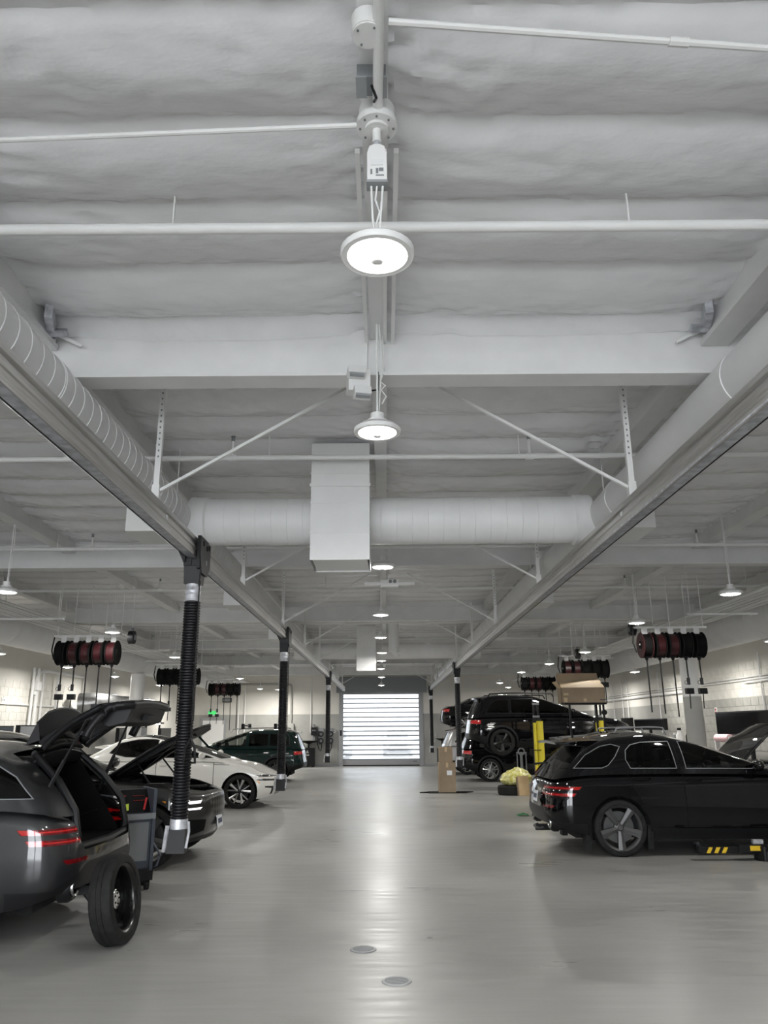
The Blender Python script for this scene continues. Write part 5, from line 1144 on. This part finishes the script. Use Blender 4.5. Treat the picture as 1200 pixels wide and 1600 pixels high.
MB().b2((-.2, -.166, .3), (.2, -.16, .7)).obj('front_door', 'cab', t)
MB().prism([(-.2, .1), (.25, .1), (.22, .22), (-.2, .22)], 'X', -.27, .27).obj('base', 'black', t)
for x in (-.22, .22):
    MB().lathe([(.03, -.03), (.1, -.03), (.1, .03), (.03, .03)], (x * 1.3, .16, .1), 'X', 18, True).obj('wheel', 'rubber', t)
    MB().lathe([(.01, -.02), (.05, -.02), (.05, .02), (.01, .02)], (x, -.15, .05), 'X', 12, True).b2((x - .03, -.17, .05), (x + .03, -.13, .11)).obj('caster', 'rubber', t)
MB().tube([(.26, -.1, .5), (.34, -.2, .35), (.3, -.22, .25), (.27, -.1, .2)], .012).obj('service_hose', 'cartblue', t); MB().b2((.255, -.1, .42), (.27, 0, .52)).obj('spec_plate', 'plate', t)

# ------------------------------------------------------------------ lifts
def lift_post(lab, x, y):
    t = thing('lift_post', lab, 'lift', (x, y, 0), 0, 'padded lift posts')
    MB().b2((-.14, -.1, 0), (.16, .3, .02)).obj('foot_plate', 'blackm', t); MB().b2((-.1, .02, .02), (.12, .2, 1.9)).obj('column', 'blackm', t)
    MB().cyl((-.075, -.04, .1), (-.075, -.04, 1.8), .045, 14).obj('pad', 'yellow', t); MB().cyl((.055, -.05, .1), (.055, -.05, 1.84), .085, 18).obj('pad', 'yellow', t)
    for q in (-.08, .04): MB().b2((q - .02, -.02, 1.8), (q + .02, .04, 2.32)).obj('mast_rail', 'black', t)
    for z in (1.93, 2.25): MB().b2((-.11, -.025, z), (.07, -.018, z + .05)).obj('white_band', 'cab', t)
    MB().tube([(-.13, -.06, 1.12), (.0, -.15, 1.12), (.15, -.06, 1.12)], .012).obj('strap', 'black', t)
    return t
lift_post('yellow padded lift post beside the lifted black SUV door', 3.95, 20.75); lift_post('yellow padded lift post near the open carton, farther right', 5.58, 20.75)
def lift_arms(lab, x, y0, y1, z, px):
    t = thing('vehicle_lift', lab, 'lift', (x, (y0 + y1) / 2, 0)); d = (y1 - y0) / 2
    for sy in (-1, 1):
        MB().b2((-.15, sy * d - .1, 0), (.15, sy * d + .1, z + .5)).obj('column', 'blackm', t)
        for sx in (-1, 1):
            MB().bar((sx * .1, sy * (d - .1), z + .02), (sx * px, sy * .5, z + .02), .1, .07).obj('arm', 'blackm', t); MB().cyl((sx * px, sy * .5, z + .03), (sx * px, sy * .5, z + .19), .07, 14).obj('pad', 'rubber', t)
lift_arms('black two post lift arms under the raised black SUV', 4.75, 21.1, 23.9, .93, .75)
lift_arms('black two post lift arms under the raised far saloon', 4.75, 32.25, 34.9, 1.5, .75)
t = thing('low_lift_arm', 'low black lift arm with hazard stripes beside the nearest black SUV sill', 'lift', (4.7, 10.92, 0))
MB().b2((-.62, -.05, .09), (.05, .05, .17)).obj('arm', 'blackm', t); MB().b2((-.1, -.09, .11), (1.1, .09, .2)).obj('arm_sleeve', 'blackm', t)
for k in range(3): MB().prism([(-.52 + .1 * k, .095), (-.47 + .1 * k, .095), (-.43 + .1 * k, .165), (-.48 + .1 * k, .165)], 'Y', -.056, -.05).obj('hazard_stripe', 'yellow2', t)
MB().cyl((-.58, 0, .17), (-.58, 0, .2), .05, 14).obj('lift_pad', 'rubber', t); MB().cyl((-.6, 0, .2), (-.6, 0, .235), .065, 14).obj('pad_top', 'black', t)
MB().cyl((.3, 0, 0), (.3, 0, .12), .17, 22).cyl((.22, -.1, .0), (.22, -.1, .18), .05, 12).obj('pivot_base', 'black', t); MB().b2((.12, -.03, .2), (.25, .03, .25)).obj('lock', 'galv', t)
for x in (.04, .52): MB().b2((x, -.096, .125), (x + .14, -.09, .185)).obj('warning_label', 'yellow2', t)
MB().b2((.62, -.14, .0), (1.2, .1, .1)).obj('base_beam', 'blackm', t); MB().bar((.4, .0, .22), (1.3, .15, .34), .12, .06).obj('second_arm', 'blackm', t)
# open carton on a tall stand
t = thing('tall_stand', 'tall black tool stand under the open carton on the right', 'stand', (4.45, 17.85, 0))
MB().b2((-.45, -.22, 2.17), (.48, .22, 2.2)).obj('shelf', 'black', t); MB().b2((-.35, -.25, 0), (.42, .25, .9)).obj('cabinet', 'black', t)
for x in (-.3, .3, .46): MB().b2((x - .02, -.02, .9), (x + .02, .02, 2.17)).obj('upright', 'black', t)
MB().cyl((.47, -.03, 2.0), (.47, .03, 2.0), .06, 12).b2((.44, -.02, 2.55), (.62, .02, 2.66)).obj('clamp', 'black', t)
t = thing('open_carton', 'open brown carton with raised flap high above the black cars', 'box', (4.43, 17.85, 2.2)); w_, d, h = .49, .19, .34
MB().b2((-w_, -d, 0), (w_, -d + .01, h)).b2((-w_, d - .01, 0), (w_, d, h)).b2((-w_, -d, 0), (-w_ + .01, d, h)).b2((w_ - .01, -d, 0), (w_, d, h)).b2((-w_, -d, 0), (w_, d, .01)).obj('box', 'card', t)
MB().bar((-.5, d, h), (-.5, d + .02, h + .01), .01).add([(-w_, d, h), (w_, d, h), (w_ - .04, d + .05, h + .34), (-w_, d + .05, h + .34)], [(0, 1, 2, 3)]).obj('back_flap', 'card', t)
MB().add([(-w_, -d, h), (w_, -d, h), (w_ - .02, d - .03, h + .2), (-w_ + .04, d - .03, h + .12)], [(0, 1, 2, 3)]).obj('front_flap', 'cardin', t)
MB().add([(-w_, -d, h), (-w_, d, h), (-w_ - .12, d, h + .14), (-w_ - .1, -d, h + .14)], [(0, 1, 2, 3)]).obj('side_flap', 'cardin', t)
MB().b2((-.44, -d - .003, .17), (-.33, -d, .22)).b2((-.44, -d - .003, .02), (-.36, -d, .12)).b2((0, -d - .003, .03), (.07, -d, .1)).obj('paper_labels', 'cardin', t); MB().b2((.36, -d - .003, .06), (.5, -d, .08)).obj('print', 'ink', t)
t = thing('chain_hook', 'grey chain and hook hanging by the lifted SUV rear wheel', 'chain', (3.7, 21.95, 0)); MB().tube([(-.12, 0, 1.0), (-.12, 0, .5)], .015).tube([(.12, 0, 1.0), (.12, 0, .55)], .015).obj('chain', 'cab', t)
MB().lathe([(.07, -.02), (.1, -.02), (.1, .02), (.07, .02)], (0, 0, 1.05), 'Y', 16, True).bar((-.14, 0, 1.02), (.14, 0, 1.02), .03).b2((-.03, .0, 0), (.03, .06, 1.0)).obj('pulley', 'cab', t)

# ------------------------------------------------------------------ benches, screens and things along the walls
def bench(lab, x, y0, y1, s):
    t = thing('workbench', lab, 'workbench', (x, (y0 + y1) / 2, 0)); d = (y1 - y0) / 2
    MB().b2((-.35, -d, .9), (.35, d, .96)).obj('worktop', 'black', t); MB().b2((-.3, -d + .05, 0), (.3, d - .05, .06)).obj('plinth', 'black', t); n = max(1, int((y1 - y0) / .9)); w_ = 2 * d / n
    for k in range(n):
        c = MB().b2((-.33, -d + w_ * k + .02, .06), (.33, -d + w_ * (k + 1) - .02, .9)).obj('cabinet', 'cab', t)
        for z in (.1, .36, .62): 
            q = s * .335; MB().b2((min(q, q + s * .02), -d + w_ * k + .05, z), (max(q, q + s * .02), -d + w_ * (k + 1) - .05, z + .22)).obj('drawer_front', 'black', c)
    return t
for i, (a, b_) in enumerate(((16.2, 21.4), (24.6, 33.5))): bench('long black workbench against the left wall, ' + ('nearer' if i == 0 else 'farther') + ' of two', -8.95, a, b_, 1)
for i, (a, b_) in enumerate(((17.1, 19.4), (20.6, 27.2))): bench('long black workbench against the right wall, ' + ('nearer' if i == 0 else 'farther') + ' of two', 8.05, a, b_, -1)
def panel(name, lab, x, y0, y1, z0, z1, m, cat='screen', th=.05):
    t = thing(name, lab, cat, (x, (y0 + y1) / 2, .96)); MB().b2((-th, -(y1 - y0) / 2, z0 - .96), (th, (y1 - y0) / 2, z1 - .96)).obj('frame', 'black', t)
    sx = th if x < 0 else -th
    MB().b2((min(sx, sx * 1.15), -(y1 - y0) / 2 + .03, z0 - .93), (max(sx, sx * 1.15), (y1 - y0) / 2 - .03, z1 - .99)).obj('display', m, t)
    MB().b2((-.03, -.05, 0), (.03, .05, z0 - .96 + .01)).b2((-.1, -.15, 0), (.1, .15, .02)).obj('stand_foot', 'black', t)
    return t
panel('monitor', 'black monitor at the left picture edge on the left bench', -8.7, 17.2, 18.55, 1.4, 1.8, 'screen')
panel('glossy_panel', 'grey glossy panel on the left bench beside the black monitor', -8.65, 18.75, 20.2, 1.36, 1.82, 'cab', 'panel')
panel('monitor', 'black screen on the far left bench, just past the raised tailgate', -8.7, 25.9, 27.0, 1.28, 1.75, 'screen')
panel('grey_panel', 'grey panel beside the black screen on the far left bench', -8.7, 27.7, 28.9, 1.3, 1.78, 'cab', 'panel')
panel('monitor', 'black screen under the bright tube light on the far left bench', -8.7, 30.7, 32.2, 1.25, 1.74, 'screen')
t = thing('tube_light', 'bright tube light on a black frame over the far left bench', 'lamp', (-8.7, 30.05, .96)); MB().b2((-.04, -1.1, .94), (.04, 1.1, 1.0)).b2((-.03, -1.1, 0), (.03, -1.05, .95)).b2((-.03, .6, 0), (.03, .66, .95)).obj('frame', 'black', t); MB().b2((-.03, -.9, .92), (.05, .55, .94)).b2((.04, -.9, .93), (.05, .55, .97)).obj('tube', 'tube', t)
def jar(lab, x, y, r, h, m, m2=None, cat='bottle', z=.96):
    t = thing('canister', lab, cat, (x, y, z)); MB().lathe([(.001, 0), (r, 0), (r, h * .8), (r * .5, h * .9), (r * .5, h)], n=14).obj('body', m, t); MB().cyl((0, 0, h), (0, 0, h * 1.1), r * .55, 10).obj('cap', m2 or m, t)
jar('grey canister standing on the left bench under the monitor', -8.48, 18.2, .09, .46, 'galv'); jar('small beige box-like bottle on the far left bench', -8.66, 29.9, .11, .42, 'wood')
jar('orange funnel bottle on the left bench next to the wall pipes', -8.66, 20.9, .09, .85, 'yellow2', 'black')
panel('display_screen', 'wide black screen over the right bench at the right picture edge', 7.85, 15.6, 18.8, 1.47, 2.0, 'screen')
panel('monitor', 'long black screen above the far right bench', 7.95, 22.6, 25.3, 1.58, 1.90, 'screen'); panel('monitor', 'square black screen left of the long one on the far right bench', 7.95, 25.7, 26.7, 1.45, 1.96, 'screen')
t = thing('paper_roll', 'pink and white paper roll on the right bench under the wide screen', 'roll', (7.72, 18.3, .96)); MB().cyl((0, -.35, .46), (0, .35, .46), .085, 16).obj('roll', 'pink', t); MB().b2((-.05, -.4, 0), (.05, -.36, .5)).b2((-.05, .36, 0), (.05, .4, .5)).obj('holder', 'white', t)
jar('white jug on the far right bench beside the column', 7.9, 21.5, .1, .62, 'white', 'black'); jar('dark slim bottle on the far right bench near the column', 7.95, 21.05, .06, .6, 'black'); jar('grey spray can on the far right bench', 7.95, 22.0, .06, .5, 'cab', 'white')
tag(MB().b2((8.38, 21.3, 1.6), (8.5, 21.75, 1.95)).obj('towel_dispenser', 'galv'), 'grey metal towel dispenser on the right wall by the column', 'dispenser')
def wpipe(lab, pts, r=.025, m='white', grp='conduits on the walls'):
    return tag(MB().tube(pts, r, 8).obj('wall_conduit', m), lab, 'conduit', grp)
wpipe('bent white conduit along the right wall that turns down by the column', [(8.45, 33, 2.62), (8.45, 21.6, 2.62), (8.45, 21.45, 2.58), (8.45, 21.38, 2.45), (8.45, 21.38, 1.9)], .04)
for k, z in enumerate((2.72, 2.78)): wpipe('thin white conduit high on the right wall, ' + ('lower' if k == 0 else 'upper') + ' of the pair', [(8.46, 33, z), (8.46, 18.9, z), (8.46, 13, z + .02)], .018)
wpipe('white conduit on the right wall bending down near the picture edge', [(8.46, 18.5, 2.66), (8.46, 16.0, 2.68), (8.46, 15.9, 2.6), (8.46, 15.88, 2.05)], .03)
for k, y in enumerate((17.7, 24.4, 27.6, 28.2, 29.3)): wpipe('vertical thin conduit on the right wall, %s from the front' % ORD[k], [(8.46, y, 3.3), (8.46, y, 1.5)], .018)
for k, (y, r) in enumerate(((20.75, .035), (21.0, .05), (21.35, .03), (22.3, .035), (24.3, .03))): wpipe('vertical white pipe on the left wall, %s from the front' % ORD[k], [(-9.3, y, 3.3), (-9.3, y, 1.0)], r)
wpipe('white conduit arching off the left wall by the pipes', [(-9.3, 20.9, 2.6), (-9.3, 20.92, 3.05), (-9.28, 21.1, 3.22), (-9.26, 21.5, 3.26), (-9.26, 24, 3.26)], .045)
tag(MB().b2((-9.4, 20.85, 2.72), (-9.22, 21.1, 2.95)).obj('switch_box', 'white'), 'white switch box among the pipes on the left wall', 'electrical box')
for k, (y, z) in enumerate(((18.75, 2.56), (19.4, 2.42))): 
    t = tag(MB().b2((-9.4, y - .09, z - .05), (-9.38, y + .09, z + .05)).obj('wall_outlet', 'white'), ('left' if k == 0 else 'right') + ' small white outlet plate on the left wall blocks', 'outlet'); 
    MB().b2((-9.382, y - .05, z - .02), (-9.377, y - .02, z + .02)).obj('socket', 'cab', t); MB().b2((-9.382, y + .02, z - .02), (-9.377, y + .05, z + .02)).obj('socket', 'cab', t)
# back wall
wpipe('grey bent conduit on the back wall running to the box', [(-7.2, 37.22, 3.72), (-4.6, 37.22, 3.72), (-4.45, 37.22, 3.66), (-4.42, 37.22, 3.5), (-4.42, 37.22, 1.2), (-4.5, 37.22, 1.0), (-4.7, 37.22, .8)], .045, 'dado')
wpipe('thin vertical conduit on the back wall above the waste drum', [(-3.5, 37.24, 4.0), (-3.5, 37.24, 1.5)], .02); wpipe('vertical conduit on the back wall near the white door', [(-6.9, 37.24, 4.0), (-6.9, 37.24, .4)], .03); wpipe('second vertical conduit on the back wall near the white door', [(-6.6, 37.24, 4.0), (-6.6, 37.24, .4)], .03)
tag(MB().b2((-4.53, 37.1, 1.62), (-4.28, 37.28, 1.92)).obj('electrical_box', 'dado'), 'grey electrical box on the bent conduit of the back wall', 'electrical box')
t = thing('waste_drum', 'tall black waste oil drum with wide funnel by the back wall', 'oil drum', (-3.62, 36.75, 0)); MB().b2((-.38, -.28, .06), (.38, .28, .84)).obj('tank', 'black', t)
for x in (-.3, .3): MB().cyl((x, -.2, 0), (x, -.2, .07), .05, 10).cyl((x, .2, 0), (x, .2, .07), .05, 10).obj('caster', 'rubber', t)
MB().cyl((.1, 0, .84), (.1, 0, 1.02), .03, 10).obj('pipe', 'black', t); MB().lathe([(.03, 0), (.2, .05), (.46, .13), (.47, .15), (.2, .08), (.03, .05)], (.1, 0, 1.0), n=20).obj('funnel', 'black', t)
MB().b2((-.25, -.288, .5), (.15, -.28, .56)).obj('label_strip', 'dado', t); MB().prism([(0, .62), (.14, .62), (.07, .76)], 'Y', -.288, -.28).obj('warning_sign', 'dado', t); MB().b2((-.35, -.1, .84), (-.08, .1, .93)).obj('rag', 'lime', t)
t = thing('cord_box', 'black control pendant on the back wall above the funnel', 'control', (-3.33, 37.15, 1.38)); MB().b2((-.13, -.06, 0), (.13, .06, .36)).obj('case', 'black', t); MB().cyl((0, 0, .36), (0, 0, .5), .06, 10).obj('head', 'cab', t); MB().cyl((-.04, -.075, .22), (-.04, -.06, .22), .03, 10).cyl((.05, -.075, .22), (.05, -.06, .22), .03, 10).obj('dial', 'cab', t); MB().b2((-.05, 0, -.3), (.05, .1, 0)).obj('bracket', 'cab', t)
t = thing('wall_hose_reel', 'black wheel-shaped hose reel on the back wall behind the green SUV', 'hose reel', (-4.95, 37.0, 1.33)); MB().lathe([(.26, -.1), (.36, -.1), (.36, .1), (.26, .1)], ax='Y', n=26, closed=True).obj('coil', 'black', t); MB().bar((-.26, -.05, 0), (.26, -.05, 0), .05).bar((0, -.05, -.26), (0, -.05, .26), .05).cyl((0, -.12, 0), (0, .25, 0), .06, 12).obj('spokes', 'galv', t)
for k, x in enumerate((-2.75, -2.3)):
    t = thing('hose_holder', 'black coiled hose set on the back wall, ' + ('left' if k == 0 else 'right') + ' of the last exhaust hose', 'hose holder', (x - .25, 37.15, .98)); MB().b2((-.12, -.03, 0), (.12, .145, .72)).obj('backing', 'cab', t)
    for z in (.16, .46): MB().lathe([(.07, -.07), (.13, -.07), (.13, -.02), (.07, -.02)], (0, 0, z), 'Y', 16, True).obj('coil', 'black', t)
    MB().tube([(-.1, -.05, .6), (-.16, -.06, .1), (-.08, -.06, -.22), (0, -.06, -.3), (.05, -.06, -.1), (.05, -.05, .1)], .02).obj('loop', 'black', t)
t = thing('warning_plate', 'small white plate with two dark symbols by the roller door', 'sign', (-2.47, 37.28, 1.55)); MB().b2((-.14, -.01, -.07), (.14, 0, .07)).obj('plate', 'white', t); MB().b2((-.09, -.014, -.03), (-.05, -.01, .04)).obj('symbol', 'ink', t); MB().cyl((.05, -.014, 0), (.05, -.01, 0), .03, 10).obj('symbol', 'ink', t)
t = thing('exit_sign', 'small green lit exit sign on the back wall above the white door', 'sign', (-8.1, 37.2, 2.42)); MB().b2((-.22, -.05, -.12), (.22, .08, .12)).obj('case', 'white', t); MB().b2((-.19, -.056, -.09), (.19, -.05, .09)).obj('face', 'exitg', t)
t = thing('black_speaker', 'small black box high on the back wall left side', 'speaker', (-7.45, 37.2, 3.0)); MB().b2((-.2, -.1, -.1), (.2, .1, .1)).obj('case', 'black', t); MB().b2((-.17, -.11, -.07), (.17, -.1, .07)).obj('grille', 'cab', t)
for lab, x in (('dark oil drum with funnel far right of the roller door', 2.75),):
    t = thing('waste_drum', lab, 'oil drum', (x - .2, 36.3, 0)); MB().cyl((0, 0, .08), (0, 0, .8), .24, 18).obj('drum', 'black', t); MB().cyl((0, 0, .8), (0, 0, 1.1), .03, 8).obj('pipe', 'black', t); MB().lathe([(.03, 0), (.3, .1), (.31, .12), (.03, .05)], (0, 0, 1.1), n=18).obj('funnel', 'black', t)
    MB().b2((-.2, -.2, 0), (.2, .2, .08)).obj('dolly', 'black', t)
tag(MB().tube([(2.05, 37.285, 1.5), (2.2, 37.1, 1.3), (2.1, 37.1, 1.0), (2.3, 37.1, .8), (2.15, 37.1, .95), (2.35, 37.1, 1.2), (2.3, 37.12, 1.45)], .018).obj('coiled_hose', 'galv'), 'pale tangled hose hanging on the wall right of the roller door', 'hose')
t = tag(MB().b2((8.47, 20.3, 1.7), (8.5, 20.42, 2.15)).obj('marker_strip', 'white'), 'narrow white strip with red marks on the right wall behind the round column', 'sign')
for k in range(6): MB().b2((8.465, 20.33, 1.73 + .068 * k), (8.47, 20.39, 1.77 + .068 * k)).obj('red_mark', 'redtext', t)
